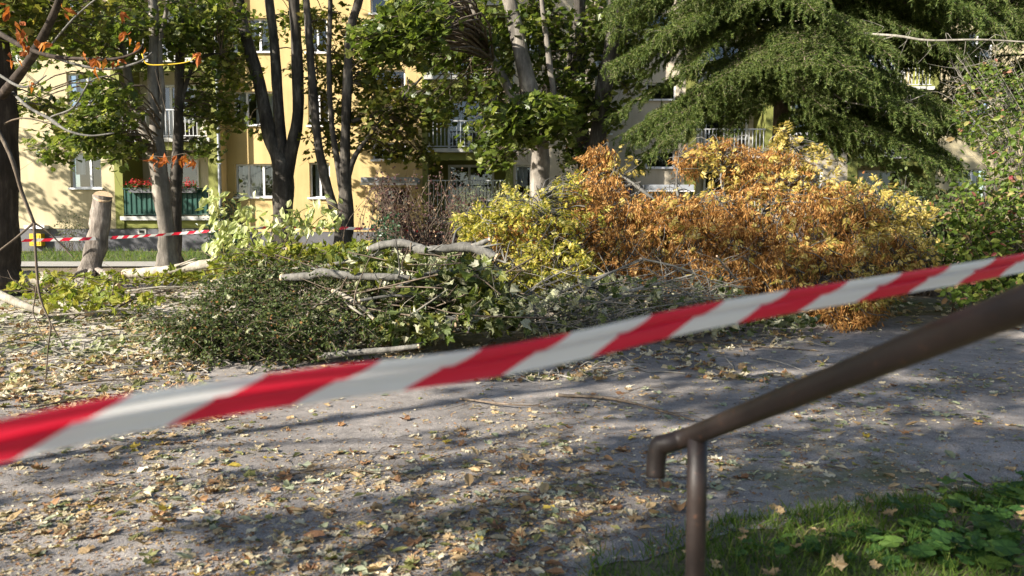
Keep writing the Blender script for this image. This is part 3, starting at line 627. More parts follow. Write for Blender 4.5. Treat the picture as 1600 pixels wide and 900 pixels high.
# horse chestnut at the edge, its limbs reach into view with wilted leaves
ORL = make_mesh('leaf', *lance(.2, .45), M['orange']); ORL2 = make_mesh('leaf', *oval(.3, .9), M['orange'])
def chestnut_extra(t):
    lb = [([(2, 150, 14.6), (28, 118, 14), (52, 84, 13.6), (88, 12, 13.2), (100, -40, 13)], [16, 14, 13, 11, 8]),
          ([(-20, 40, 13.5), (30, 70, 12.6), (80, 88, 12.3), (130, 92, 12.2), (180, 92, 12.1), (215, 80, 12.0), (224, 68, 12)], [9, 7, 6, 5, 4, 3, 2]),
          ([(80, 88, 12.3), (120, 101, 12.2), (170, 108, 12.1), (215, 98, 12), (238, 82, 12)], [4, 4, 3, 3, 2]),
          ([(20, 145, 14.6), (45, 168, 14), (78, 186, 13.7), (105, 204, 13.5), (140, 212, 13.4), (178, 208, 13.3)], [6, 5, 5, 4, 3, 2]),
          ([(105, 205, 13.5), (78, 185, 13.7), (115, 168, 13.4), (140, 128, 13.3), (168, 118, 13.2)], [3, 3, 3, 2, 1.5]),
          ([(80, 70, 12.4), (98, 48, 12.3), (122, 22, 12.2), (160, -10, 12)], [3, 3, 2.5, 2]),
          ([(0, 118, 14.2), (30, 135, 13.5), (52, 132, 13.2), (72, 118, 13)], [5, 4, 3, 2])]
    for pts, wd in lb:
        pp = [P(*p) for p in pts]; MB().tube(pp, [w*.5*13/F for w in wd], 7, 5, rough=.12).build('limb', M['barkgrey'] if wd[0] < 7 else M['barkdark'], t, True)
    MB().tube([P(222, 84, 12), P(230, 100, 12), P(260, 101, 12), P(292, 97, 12), P(308, 88, 12)], [.012, .012, .010, .009, .006], 5, 5).build('yellow_stalk', M['yellow'], t, True)
    # drooping broken twig that nearly reaches the ground
    dp = MB()
    for pts, r0, r1 in (([(-10.3, 14.9, 6.2), (-8.6, 12, 5.6), (-6.7, 8.9, 4.3), P(-30, 150, 7.4), P(15, 240, 7), P(34, 300, 7), P(53, 348, 7)], .03, .014),
                        ([P(53, 348, 7), P(25, 372, 6.95), P(-5, 395, 6.9), P(-40, 425, 6.8)], .012, .007), ([P(53, 348, 7), P(75, 362, 7.05), P(95, 382, 7.1), P(116, 404, 7.1)], .010, .004),
                        ([P(53, 348, 7), P(56, 400, 7), P(60, 450, 7), P(67, 478, 7), P(79, 508, 7), P(75, 545, 7), P(71, 600, 7)], .013, .005),
                        ([P(58, 440, 7), P(54, 470, 7), P(52, 488, 7), P(60, 510, 7), P(68, 528, 7)], .007, .003), ([P(52, 488, 7), P(42, 502, 7), P(35, 517, 7)], .004, .002), ([P(80, 505, 7), P(92, 528, 7), P(104, 545, 7), P(112, 556, 7)], .007, .003)):
        dp.tube(pts, [r0, r1], 6, 5, rough=.1)
    dp.build('drooping_branch', M['twig'], t, True)
    for cx, cy, n, sp in ((12, 12, 6, 10), (30, 40, 5, 12), (52, 62, 5, 10), (100, 12, 4, 7), (190, 18, 3, 7), (196, 52, 4, 6), (150, 95, 6, 12), (180, 95, 5, 10), (222, 72, 4, 7), (308, 86, 7, 7), (20, 95, 6, 12), (75, 65, 4, 6), (50, 132, 4, 8), (240, 246, 5, 8), (262, 245, 6, 8), (285, 243, 6, 8), (298, 250, 6, 5), (128, 82, 3, 5)):
        for k in range(n):
            p = P(cx+rng.normal(0, sp*.7), cy+rng.normal(0, sp*.5), 12+rng.uniform(-.2, .2)); d = np.array((rng.normal(0, .6), rng.normal(0, .4), -1)); nr = unit(rng.normal(0, 1, 3)+np.array((0, -.6, .3)))
            place('leaf', ORL if rng.random() < .6 else ORL2, t, p, nr, d, rng.uniform(.12, .2))
    MB().tube([P(232, 243, 12), P(262, 245, 12), P(290, 240, 12), P(300, 252, 12)], [.006, .006, .005, .004], 4, 4).tube([P(262, 245, 12), P(262, 190, 12), P(240, 100, 12.1)], [.004, .004, .003], 4, 4).build('leaf_stalk', M['twig'], t, True)
tree('chestnut_tree', 'dark horse chestnut trunk at the edge beside the cream wall with wilted orange leaves', 15,
     [([(-6, 425), (-7, 380), (-8, 300), (-8, 200), (-12, 100), (-18, -10)], [66, 60, 58, 58, 50, 42])],
     [(40, 30, 60, 45, 18, .35, 14, 16), (60, 160, 40, 40, 3, .3, 14.5, 16), (120, 40, 50, 50, 8, .35, 15, 17)], crown=((-12, 15.5, 11), (3.2, 2.5, 3), 26, .7), barkm='barkdark', leafm='leafwarm', extra=chestnut_extra, sides=14)
# trees beyond the frame whose shade falls over the path (towards the sun)
def off_tree(x, y, h, cc, rr, n, cr, label, per=40):
    z = float(gz(x, y)); t = thing('maple_tree', label, 'tree', (x, y, z), 'trees behind the photographer'); tr, tw, lf = MB(), MB(), MB()
    top = np.array((x+.3, y+.2, h)); tr.tube([(x, y, z-.1), (x+.1, y, z+1.2), (x-.05, y+.1, h*.4), (x+.15, y, h*.7), top], [.18, .10, .08, .06, .02], 10, 5, rough=.1); S = smoothpath([(x, y, 2), (x, y, h*.5), top], 8)
    for k in range(7):
        a = k*2.4; zz = h*(.3+.08*k); e = np.array((x+math.cos(a)*rr[0]*.8, y+math.sin(a)*rr[1]*.8, zz+1.6)); pp = [(x, y, zz), (x+math.cos(a)*rr[0]*.35, y+math.sin(a)*rr[1]*.35, zz+1.1), e]
        tr.tube(pp, [.045, .03, .01], 7, 5, rough=.1); S = np.vstack([S, smoothpath(pp, 5)])
    for c in sphere_pts(n, .3)*np.array(rr)+np.array(cc):
        s = S[np.argmin(np.linalg.norm(S-c, axis=1))]; tw.tube([s, (s+c)/2+(0, 0, .1), c], [.02, .012, .005], 4, 3, caps=False); r = cr*rng.uniform(.7, 1.3); clump_leaves(lf, c, r, int(per*(r/.5)**2), TM, .16)
    tr.build('trunk', M['bark'], t, True); tw.build('branches', M['twig'], t, True)['kind'] = 'stuff'; o = lf.build('crown', M['leaf'], t); o['kind'] = 'stuff'
off_tree(-8.1, -2.4, 10.5, (-7.9, -2.3, 7.8), (2.9, 2.6, 2.5), 116, .40, 'leafy maple standing outside the picture beside the steps', 62)
off_tree(-12.5, -1.4, 13, (-12, -1.2, 10.2), (2.7, 2.5, 2.7), 125, .42, 'tall loose maple outside the picture farther along the path', 62)
off_tree(-11.2, -3.4, 8, (-11, -3.0, 5.6), (3.4, 2.8, 1.9), 80, .19, 'small sparse maple outside the picture between the two larger ones', 62)
off_tree(-22.5, 21.5, 12, (-22, 21.5, 8), (3.0, 2.4, 3), 34, .6, 'maple outside the picture in front of the cream wall')

# ------------------------------------------------------------------ conifers with hanging sprays
def bough_meshes(seed):
    """one drooping bough 3.6 m long along +X: wood mesh and needle mesh, shared by all copies"""
    r = np.random.default_rng(seed); tw, nd = MB(), MB(); L = 3.6; dr0 = r.uniform(.7, 1.3)
    NT = (np.array([(-.11, 0, 0), (.11, .1, 0), (0, 1, -.1)], float), [np.array([(0, 1, 2)])])
    pts = smoothpath([(0, 0, 0), (L*.35, r.normal(0, .05), .18), (L*.7, r.normal(0, .12), -dr0*.35), (L, r.normal(0, .2), -dr0)], 10)
    tw.tube(pts[::5], [.045, .032, .02, .006], 6, 3, caps=False); m = len(pts)
    def brush(line, dens, wide):
        seg = np.linalg.norm(np.diff(line, axis=0), axis=1).sum(); n = int(seg*dens)+6; u = r.random(n)*(len(line)-1); i0 = np.floor(u).astype(int).clip(0, len(line)-2); f = (u-i0)[:, None]
        p = line[i0]*(1-f)+line[i0+1]*f; tg = unit(line[i0+1]-line[i0]); rd = unit(r.normal(0, 1, (n, 3))); d = unit(tg*.8+rd*.9+np.array((0, 0, -.15)))
        nd.leaves(NT, p, unit(np.cross(d, r.normal(0, 1, (n, 3)))), d, r.uniform(.6, 1.25, n)*wide)
    brush(pts[m//5:], 300, .075)
    for k in range(int(L*15)):
        f = .12+.88*(k+r.random())/(L*15); p = pts[min(m-1, int(f*(m-1)))]; side = 1 if k % 2 else -1; sl = r.uniform(.35, .95)*(1.15-f*.75)
        e = p+np.array((sl*.45, side*sl, -.10*sl-r.uniform(0, .12))); hang = r.uniform(.04, .34); h = e+np.array((r.normal(.05, .05), r.normal(0, .05), -hang))
        ln = smoothpath([p, (p+e)/2+(0, 0, .04), e, h], 4); tw.tube(ln[::4], [.007, .005, .002], 3, 2, caps=False); brush(ln, 190, .07)
        for q in range(int(sl*7)):
            a = ln[r.integers(2, len(ln)-1)]; b_ = a+np.array((r.normal(.08, .06), r.normal(0, .09), -r.uniform(.06, .28))); brush(np.array([a, (a+b_)/2+r.normal(0, .015, 3), b_]), 190, .062)
    return make_mesh('bough', np.vstack(tw.V), tw.F, M['twig'], True), make_mesh('needles', np.vstack(nd.V), nd.F, M['needle'])
BOUGH = [bough_meshes(60+k) for k in range(5)]
def conifer(label, tx, Y, limbs, wd, ztop_, dead=()):
    b = P(tx, 420, Y); b[2] = gz(b[0], b[1]); t = thing('conifer_tree', label, 'tree', b, 'trees in front of the building')
    x, y = b[0], b[1]; MB().tube([(x, y, b[2]-.15), (x, y, b[2]+.5), (x+.05, y, 6), (x, y, 10), (x, y, ztop_)], [wd*1.3, wd, wd*.85, wd*.6, .05], 12, 6, rough=.1).build('trunk', M['barkpink'], t, True)
    for q, (az, z0, L, dz) in enumerate(limbs):
        wm, nm = BOUGH[q % 5]; sc = L/3.6; o = bpy.data.objects.new('bough', wm); link(o, t, (x, y, z0)); o.rotation_euler = (rng.normal(0, .12), -(dz+.8)/L*.6, az); o.scale = (sc, sc*rng.uniform(.9, 1.15), sc)
        n_ = bpy.data.objects.new('needles', nm); COL.objects.link(n_); n_.parent = o; n_['kind'] = 'stuff'
    for pts, r0, r1 in dead:
        pp = [P(*p) for p in pts]; dd = MB().tube(pp, [r0, r1], 6, 4, rough=.12); sp = smoothpath(pp, 4)
        for k in range(14):
            c = sp[rng.integers(2, len(sp))]; dd.tube([c, c+rng.normal(0, .12, 3)+(0, 0, -.05), c+rng.normal(0, .25, 3)+(0, 0, -.12)], [.008, .005, .002], 3, 2, caps=False)
        dd.build('dead_limb', M['twiggrey'], t, True)
lim = []
for k in range(34): lim.append((rng.uniform(-.9, .35), rng.uniform(6.5, 11.5), rng.uniform(3.4, 5.0), -rng.uniform(.5, 1.5)))
for k in range(76): z0 = rng.uniform(4.6, 12.8); lim.append((rng.uniform(-math.pi*1.12, math.pi*.12), z0, rng.uniform(2.4, 4.2), -rng.uniform(.3, 1.3)))
for k in range(26): lim.append((rng.uniform(-1.5, .1), rng.uniform(3.4, 5.4), rng.uniform(2.4, 4.0), -rng.uniform(.3, 1.0)))
for k in range(9): lim.append((rng.uniform(-2.3, -1.2), rng.uniform(4.6, 6.0), rng.uniform(2.4, 3.2), -rng.uniform(.5, 1.0)))
for k in range(7): lim.append((math.pi+rng.uniform(-.1, .5), rng.uniform(4.7, 5.7), rng.uniform(3.2, 4.0), -rng.uniform(1.2, 2.0)))
for k in range(16): lim.append((math.pi+rng.uniform(-.15, .7), rng.uniform(5.6, 9.0), rng.uniform(3.3, 4.3), -rng.uniform(.7, 1.7)))
conifer('large drooping conifer with hanging green sprays behind the brown ash crown', 1212, 18, lim, .22, 14.5,
        dead=(([(1330, 52, 15.2), (1400, 56, 14.6), (1450, 63, 14.2), (1530, 62, 13.8), (1610, 66, 13.5)], .028, .012), ([(1225, 60, 17.6), (1260, 105, 16.8), (1310, 152, 16), (1345, 163, 15.6), (1388, 168, 15.4), (1445, 148, 15.2)], .026, .01)))
lim = []
for k in range(66): lim.append((rng.uniform(math.pi*.75, math.pi*1.6), rng.uniform(4.2, 11), rng.uniform(2.2, 3.8), -rng.uniform(.3, 1.2)))
conifer('second conifer at the edge with its crown over the dogwood shrub', 1600, 18.5, lim, .2, 13)

# ------------------------------------------------------------------ felled wood
def log_thing(name, label, pts, radii, mat, cat='branch', group='cut branches in the heap', n=9, rough=.10, side=0, sideL=.5, flat=.4):
    """one cut branch or log: bark tube, pale cut faces, a few side twigs that are part of it"""
    pp = [np.array(p, float) for p in pts]; t = thing(name, label, cat, pp[0], group)
    MB().tube(pp, radii, n, 6, rough=rough, caps=False).build('bark', M[mat], t, True)
    sp = smoothpath(pp, 6)
    for i, j, r in ((0, 1, radii[0]), (-1, -2, radii[-1])):
        if r < .010: continue
        d = unit(sp[i]-sp[j]); ref = np.array((0, 0, 1.)) if abs(d[2]) < .9 else np.array((1., 0, 0)); a = unit(np.cross(d, ref)); b = np.cross(d, a); k = np.arange(12)*2*np.pi/12
        MB().add(np.vstack([[sp[i]+d*.006], sp[i]+d*.003+r*1.01*(np.cos(k)[:, None]*a+np.sin(k)[:, None]*b), sp[i]-d*.02+r*1.0*(np.cos(k)[:, None]*a+np.sin(k)[:, None]*b)]),
                 [[(0, 1+q, 1+(q+1) % 12) for q in range(12)], [(1+q, 13+q, 13+(q+1) % 12, 1+(q+1) % 12) for q in range(12)]]).build('cut_face', M['cut'], t)
    for k in range(side):
        f = rng.uniform(.15, .95); c = sp[int(f*(len(sp)-1))]; d = unit(sp[-1]-sp[0])*rng.uniform(.2, .8)+rng.normal(0, .45, 3); d[2] = abs(d[2])*flat; L = sideL*rng.uniform(.5, 1.3)
        r0 = max(.004, .35*np.interp(f, np.linspace(0, 1, len(radii)), radii))
        MB().tube([c, c+unit(d)*L*.5+rng.normal(0, .05*L, 3), c+unit(d)*L+rng.normal(0, .12*L, 3)], [r0, r0*.7, r0*.3], 5, 4, rough=.1).build('twig', M[mat], t, True)
    return t
def Q(px, py, Y): return P(px, py, Y)
# the stump: tall, leaning, pale top
sb = P(146, 432, 17.6); sb[2] = gz(sb[0], sb[1]); stp = P(161, 306, 17.6)
st = thing('tree_stump', 'tall leaning stump sawn off flat in front of the cream wall', 'stump', sb)
MB().tube([sb+(-.12, 0, -.1), sb+(-.06, 0, .25), sb*.45+stp*.55, stp], [.27, .225, .212, .197], 18, 9, rough=.12, caps=False).build('trunk', M['barkstump'], st, True)
d = unit(stp-sb); a = unit(np.cross(d, (0, 1, 0))); b = unit(np.cross(d, a)+d*.0); k = np.arange(20)*2*np.pi/20
til = unit(d+np.array((.25, -.5, 0))); ring = stp+  .202*(np.cos(k)[:, None]*a+np.sin(k)[:, None]*b); ring = ring-d*((ring-stp)@til/np.dot(d, til))[:, None]
MB().add(np.vstack([[stp], ring, ring-d*.035]), [[(0, 1+q, 1+(q+1) % 20) for q in range(20)], [(1+q, 21+q, 21+(q+1) % 20, 1+(q+1) % 20) for q in range(20)]], 0).build('cut_face', M['cut'], st)
for px, py, e in ((120, 438, (95, 446)), (165, 436, (188, 448)), (140, 440, (138, 456))):
    p0 = P(146+(px-146)*.4, 424, 17.5); p1 = Pg(e[0], e[1]); MB().tube([p0, (p0+p1)/2+(0, 0, .05), p1-(0, 0, .06)], [.10, .07, .03], 8, 5, rough=.12).build('root', M['barkstump'], st, True)
def onG(px, py, up): p = Pg(px, py); p[2] += up; return p
log_thing('log', 'thick pale log lying behind the drooping twig', [P(-60, 432, 15.2), P(20, 435, 15.2), P(75, 438, 15.1)], [.17, .17, .16], 'barkpale', 'log', 'logs and poles on the ground', 14)
log_thing('log', 'pale log lying at the foot of the stump', [P(92, 452, 14.2), P(135, 447, 14.3), P(185, 452, 14.3)], [.13, .14, .12], 'barkpale', 'log', 'logs and poles on the ground', 12)
log_thing('log', 'short pale log among leaves below the stump', [P(96, 470, 12.6), P(118, 480, 12.4), P(140, 486, 12.2)], [.12, .115, .09], 'barkpale', 'log', 'logs and poles on the ground', 12)
log_thing('cut_branch', 'pale branch lying on sawdust with its reddish cut end at the picture edge', [P(-8, 457, 11.9), P(30, 474, 11.6), P(66, 487, 11.4)], [.075, .06, .045], 'barkpale', 'branch', 'logs and poles on the ground')
log_thing('felled_pole', 'long pale pole slanting up beside the lime leaves', [P(195, 428, 13.6), P(245, 424, 13.4), P(320, 413, 13.1), P(390, 402, 12.8), P(450, 391, 12.6)], [.085, .085, .08, .065, .05], 'barkpale', 'log', 'logs and poles on the ground', 10, side=3)
log_thing('cut_branch', 'thick grey branch with a fresh cut end on top of the heap', [P(575, 390, 10.3), P(605, 382, 10.25), P(634, 381, 10.2), P(660, 391, 10.1), P(690, 390, 10.0), P(722, 386, 9.95), P(752, 391, 9.9), P(776, 403, 9.85)], [.045, .06, .055, .066, .058, .062, .07, .06], 'barkgrey', n=12, side=5, sideL=.5, rough=.2)
log_thing('cut_branch', 'forked stub rising from the thick grey branch', [P(738, 386, 9.93), P(752, 380, 9.9), P(766, 374, 9.87)], [.045, .038, .028], 'barkgrey')
log_thing('cut_branch', 'knobbly grey branch along the middle of the heap', [P(440, 434, 9.7), P(480, 432, 9.6), P(505, 426, 9.5), P(545, 431, 9.4), P(600, 433, 9.3), P(640, 434, 9.3)], [.05, .055, .06, .05, .05, .035], 'barkgrey', side=3, sideL=.6)
log_thing('cut_branch', 'grey branch crossing behind the knobbly one', [P(395, 442, 10.7), P(450, 430, 10.6), P(500, 418, 10.5), P(560, 404, 10.4), P(600, 396, 10.4)], [.03, .028, .03, .026, .02], 'barkgrey', side=4, sideL=.6)
log_thing('cut_branch', 'upper of the sawn stubs at the end of the heap', [P(690, 424, 9.9), P(722, 418, 9.7), P(747, 411, 9.6)], [.05, .05, .045], 'barkgrey')
log_thing('cut_branch', 'middle sawn stub at the end of the heap', [P(700, 434, 9.8), P(725, 433, 9.7), P(745, 432, 9.6)], [.055, .05, .05], 'barkgrey')
log_thing('cut_branch', 'lowest thin sawn stub at the end of the heap', [P(708, 445, 9.7), P(728, 444, 9.6), P(742, 441, 9.5)], [.03, .03, .028], 'barkgrey')
log_thing('torn_branch', 'split branch with a torn reddish end above the dark cut shrub', [P(520, 454, 9.3), P(545, 466, 9.2), P(565, 480, 9.1), P(584, 498, 9.0)], [.028, .03, .028, .022], 'barkpale', side=2, sideL=.25)
log_thing('torn_branch', 'thinner splinter beside the torn branch', [P(536, 468, 9.15), P(552, 482, 9.05), P(570, 494, 9)], [.016, .016, .012], 'barkpale')
log_thing('cut_branch', 'dark sawn stub low in the heap among green leaves', [P(660, 501, 9.0), P(690, 500, 9.05), P(715, 497, 9.1)], [.04, .042, .045], 'barkgrey')
log_thing('cut_branch', 'short dark stub just below the other dark stub', [P(655, 517, 8.9), P(685, 512, 8.95), P(712, 508, 9)], [.03, .032, .03], 'barkgrey')
log_thing('cut_branch', 'slim pole with pale cut end lying in front of the heap', [P(498, 558, 8.55), P(545, 552, 8.5), P(600, 547, 8.45), P(655, 541, 8.4)], [.045, .04, .035, .026], 'barkgrey', side=1)
# the long thin branches reaching over to the ash crown
fans = [((775, 520), (830, 492), (905, 470), 9.2, .034, 'thick dark branch pointing from the heap below the yellow leaves'), ((800, 500), (880, 455), (1010, 404), 9.6, .022, 'long straight branch rising towards the brown keys'),
        ((850, 512), (960, 462), (1080, 430), 9.4, .022, 'long pale branch just above the tape'), ((815, 470), (850, 440), (905, 412), 9.9, .018, 'slim branch rising out of the yellow leaves'),
        ((900, 475), (930, 440), (1000, 405), 9.5, .026, 'forked grey branch in the middle of the thin ones'), ((960, 462), (1040, 462), (1110, 455), 9.6, .018, 'level thin branch under the brown keys'),
        ((890, 500), (1000, 452), (1090, 404), 9.8, .016, 'thin branch crossing the long pale one'), ((1000, 404), (1060, 418), (1130, 446), 9.9, .018, 'thin branch bending down to the tape'),
        ((1120, 400), (1135, 420), (1160, 445), 10.2, .013, 'short twig hanging below the brown keys'), ((870, 480), (925, 470), (990, 478), 9.3, .013, 'low twig over the pale leaves'),
        ((760, 480), (800, 470), (860, 430), 9.6, .014, 'twig beside the yellow leaves'), ((930, 505), (1010, 482), (1130, 465), 9.5, .012, 'thin twig running along the tape')]
for a, b, c, Y, r, lab in fans:
    log_thing('cut_branch', lab, [P(*a, Y), P(*b, Y+.15), P(*c, Y+.4)], [r, r*.8, r*.4], 'twiggrey', side=6, sideL=.8, n=7)
for a, b, c, Y, r, mt, lab in (((255, 480), (330, 462), (420, 452), 10.2, .020, 'barkpale', 'pale stick lying over the back of the dark cuttings'), ((300, 505), (360, 498), (440, 470), 9.3, .012, 'barkgrey', 'thin grey stick on the near side of the dark cuttings'),
        ((420, 505), (480, 486), (530, 450), 8.9, .013, 'barkpale', 'bent pale stick poking out of the dark cuttings'), ((560, 470), (620, 462), (700, 470), 9.0, .020, 'barkgrey', 'grey branch across the wilted maple leaves'),
        ((600, 520), (660, 480), (700, 452), 8.8, .014, 'barkpale', 'slanting pale stick in front of the wilted maple leaves'), ((730, 520), (750, 480), (790, 440), 8.9, .013, 'barkgrey', 'upright grey stick at the end of the wilted heap'),
        ((330, 440), (420, 425), (520, 412), 11.2, .022, 'barkpale', 'long pale stick between the lime leaves and the dark cuttings'), ((620, 450), (680, 425), (760, 428), 9.2, .024, 'barkgrey', 'crooked grey branch under the thick one'),
        ((200, 455), (260, 448), (330, 452), 12.0, .020, 'barkpale', 'pale stick on the sawdust behind the dark cuttings'), ((90, 492), (160, 486), (240, 478), 11.2, .016, 'barkpale', 'pale stick lying in the litter below the stump')):
    log_thing('cut_branch', lab, [P(*a, Y), P(*b, Y+.1), P(*c, Y+.3)], [r, r*.85, r*.5], mt, side=4, sideL=.45, n=7)
for (a, b, c), r, lab in ((((1000, 533), (1100, 541), (1280, 552)), .014, 'thin bare branch lying across the path under the tape'), (((870, 622), (960, 632), (1085, 662)), .018, 'leafy branch lying on the path before the handrail end'),
                     (((720, 628), (790, 640), (850, 640)), .012, 'dark twig on the path under the white part of the tape'), (((110, 606), (170, 602), (240, 598)), .010, 'thin dark twig on the path left of the tape'),
                     (((1060, 520), (1075, 545), (1062, 575)), .008, 'small forked twig standing on the path below the tape'), (((160, 500), (215, 470), (310, 445)), .022, 'grey branch on the litter before the dark cut shrub'),
                     (((100, 510), (150, 480), (170, 468)), .012, 'small twig on the sawdust'), (((60, 640), (120, 632), (200, 618)), .009, 'dark twig lying just above the tape end'), (((440, 752), (520, 742), (600, 748)), .007, 'short twig on the bare path')):
    log_thing('fallen_twig', lab, [onG(*a, .03), onG(*b, .05), onG(*c, .03)], [r, r*.8, r*.4], 'twig', 'twig', 'twigs lying on the ground', 6, side=5, sideL=.4, flat=.08)

# ------------------------------------------------------------------ felled foliage
CAMP = np.array((0, 0, EYE))
def split_leaves(parent, name, tpl_me, tpl, pos, nr, dr, size, n_ind, mat, rest='leaf_mass'):
    """the n_ind leaves that show largest are parts, the rest one part of kind stuff"""
    pos = np.asarray(pos); app = size/np.linalg.norm(pos-CAMP, axis=1); order = np.argsort(-app*rng.uniform(.8, 1.2, len(app)))
    for i in order[:n_ind]: place(name, tpl_me[i % len(tpl_me)], parent, pos[i], nr[i], dr[i], float(size[i]))
    k = order[n_ind:]
    if len(k): o = MB().leaves(tpl, pos[k], nr[k], dr[k], size[k]).build(rest, mat, parent); o['kind'] = 'stuff'
def inregion(n, cx, cy, rx, ry, y0, y1, shell=False):
    a = rng.uniform(0, 6.28, n); q = np.sqrt(rng.uniform(0, 1, n)); Y = rng.uniform(y0, y1, n)
    return P(cx+rx*q*np.cos(a), cy+ry*q*np.sin(a), Y)
def heapregion(n, regs, pad=.04):
    w8 = np.array([r[6] for r in regs], float); cnt = rng.multinomial(n, w8/w8.sum())
    p = np.vstack([inregion(c, *r[:6]) for r, c in zip(regs, cnt) if c]); p[:, 2] = np.maximum(p[:, 2], gz(p[:, 0], p[:, 1])+pad); return p
MH = [maple_hi(c, s) for c, s in ((.35, 1), (-.45, 2), (.8, 3), (.1, 4), (-.9, 5), (.6, 6))]
def meshes(mat, tpls): return [make_mesh('leaf', *t, M[mat] if isinstance(mat, str) else mat) for t in tpls]
# dark fine-leaved cut shrub, low and wide
b0 = Pg(400, 560); cs = thing('cut_shrub', 'low heap of dark fine-leaved evergreen cuttings in front of the thick branches', 'shrub', b0)
tw = MB(); pos, ax_ = [], []
cen = [P(px, py, Y) for px, py, Y in [(330, 520, 9.0), (380, 500, 9.3), (430, 470, 9.8), (480, 500, 9.2), (530, 520, 8.9), (400, 540, 8.75), (345, 545, 8.75), (370, 470, 10), (450, 530, 8.8), (400, 450, 10.4), (540, 480, 9.6), (320, 535, 8.9), (490, 545, 8.7), (440, 445, 10.2)]]
for k in range(1000):
    c = cen[rng.integers(len(cen))]+rng.normal(0, 1, 3)*(.27, .22, .13); az = rng.uniform(0, 6.28); L = rng.uniform(.25, .7)
    d = np.array((math.cos(az), math.sin(az)*.7, rng.uniform(.0, .7))); pts = smoothpath([c, c+d*L*.5+(0, 0, .05), c+d*L+(0, 0, -.10)], 5); pts[:, 2] = np.maximum(pts[:, 2], gz(pts[:, 0], pts[:, 1])+.02)
    tw.tube(pts[::2], [.005, .003, .002], 3, 2, caps=False); m = 26; i = rng.integers(0, len(pts)-1, m); f = rng.random(m)[:, None]
    pos.append(pts[i]*(1-f)+pts[i+1]*f+rng.normal(0, .012, (m, 3)))
pos = np.vstack(pos); nr, dr_ = leaf_frames(len(pos), jit=.8)
o = tw.build('stems', M['twig'], cs); o['kind'] = 'stuff'
o = MB().leaves(oval(.36, .2), pos, nr, dr_, rng.uniform(.028, .052, len(pos))).build('foliage', M['leafdark'], cs); o['kind'] = 'stuff'
pos = np.vstack([c+rng.normal(0, 1, (7, 3))*(.3, .2, .08)+(0, -.1, .2) for c in cen]); nr, dr_ = leaf_frames(len(pos), jit=.7)
split_leaves(cs, 'leaf', meshes('leafwilt', [maple_hi(.6, 71), maple_hi(-.5, 72)]), maple_lo(.5), pos, nr, dr_, rng.uniform(.07, .13, len(pos)), 90, M['leafwilt'])
# wilted maple leaf heap
hp = thing('maple_brush_heap', 'heap of cut maple branches with wilted grey-green leaves in the middle', 'brush heap', Pg(650, 530))
pos = heapregion(1900, [(650, 438, 100, 38, 9.3, 10.4, 5), (720, 460, 80, 55, 9.0, 10.2, 5), (600, 480, 60, 45, 9.1, 10, 3), (640, 510, 70, 25, 8.7, 9.3, 2), (560, 425, 80, 35, 10, 11, 3), (770, 490, 50, 30, 8.9, 9.6, 2), (690, 408, 70, 14, 10, 10.6, 1.0)])
nr, dr_ = leaf_frames(len(pos), up=.35, jit=.9, droop=.6); size = rng.uniform(.10, .19, len(pos)); pick = rng.random(len(pos)) < .62
split_leaves(hp, 'leaf', meshes('leafwilt', MH), maple_lo(.6), pos[pick], nr[pick], dr_[pick], size[pick], 190, M['leafwilt'])
split_leaves(hp, 'leaf', meshes('leaf', MH[:3]), maple_lo(.4), pos[~pick], nr[~pick], dr_[~pick], size[~pick], 100, M['leafwarm'], 'green_leaf_mass')
tw = MB()
for k in range(120):
    c = heapregion(1, [(650, 460, 140, 55, 9.0, 10.6, 1)])[0]; d = rng.normal(0, 1, 3)*(.5, .25, .22); tw.tube([c-d, c+rng.normal(0, .08, 3), c+d], [.010, .008, .004], 4, 3, caps=False)
o = tw.build('twigs', M['twig'], hp, True); o['kind'] = 'stuff'
# pale small-leaved scraps between the thin branches
hp = thing('brush_heap', 'loose brush of thin twigs and pale leaves between heap and brown ash crown', 'brush heap', Pg(950, 515))
pos = heapregion(1050, [(870, 490, 90, 35, 8.9, 9.9, 4), (960, 470, 110, 40, 9.4, 10.5, 4), (1070, 470, 110, 32, 9.8, 11, 4), (1180, 500, 90, 20, 10, 11, 2), (1000, 510, 160, 14, 9.5, 10.2, 2), (1240, 500, 50, 16, 10, 10.6, 1)])
nr, dr_ = leaf_frames(len(pos), up=.4, jit=.8, droop=.5); size = rng.uniform(.07, .14, len(pos))
split_leaves(hp, 'leaf', meshes('leafwilt', MH), maple_lo(.7), pos, nr, dr_, size, 170, M['leafwilt'])
tw = MB()
for k in range(330):
    c = heapregion(1, [(900, 490, 100, 30, 9, 9.9, 2), (1040, 470, 130, 40, 9.6, 11, 3)])[0]; d = rng.normal(0, 1, 3)*(.38, .2, .16); tw.tube([c-d, c+rng.normal(0, .07, 3), c+d], [.007, .006, .003], 3, 3, caps=False)
o = tw.build('twigs', M['twiggrey'], hp, True); o['kind'] = 'stuff'
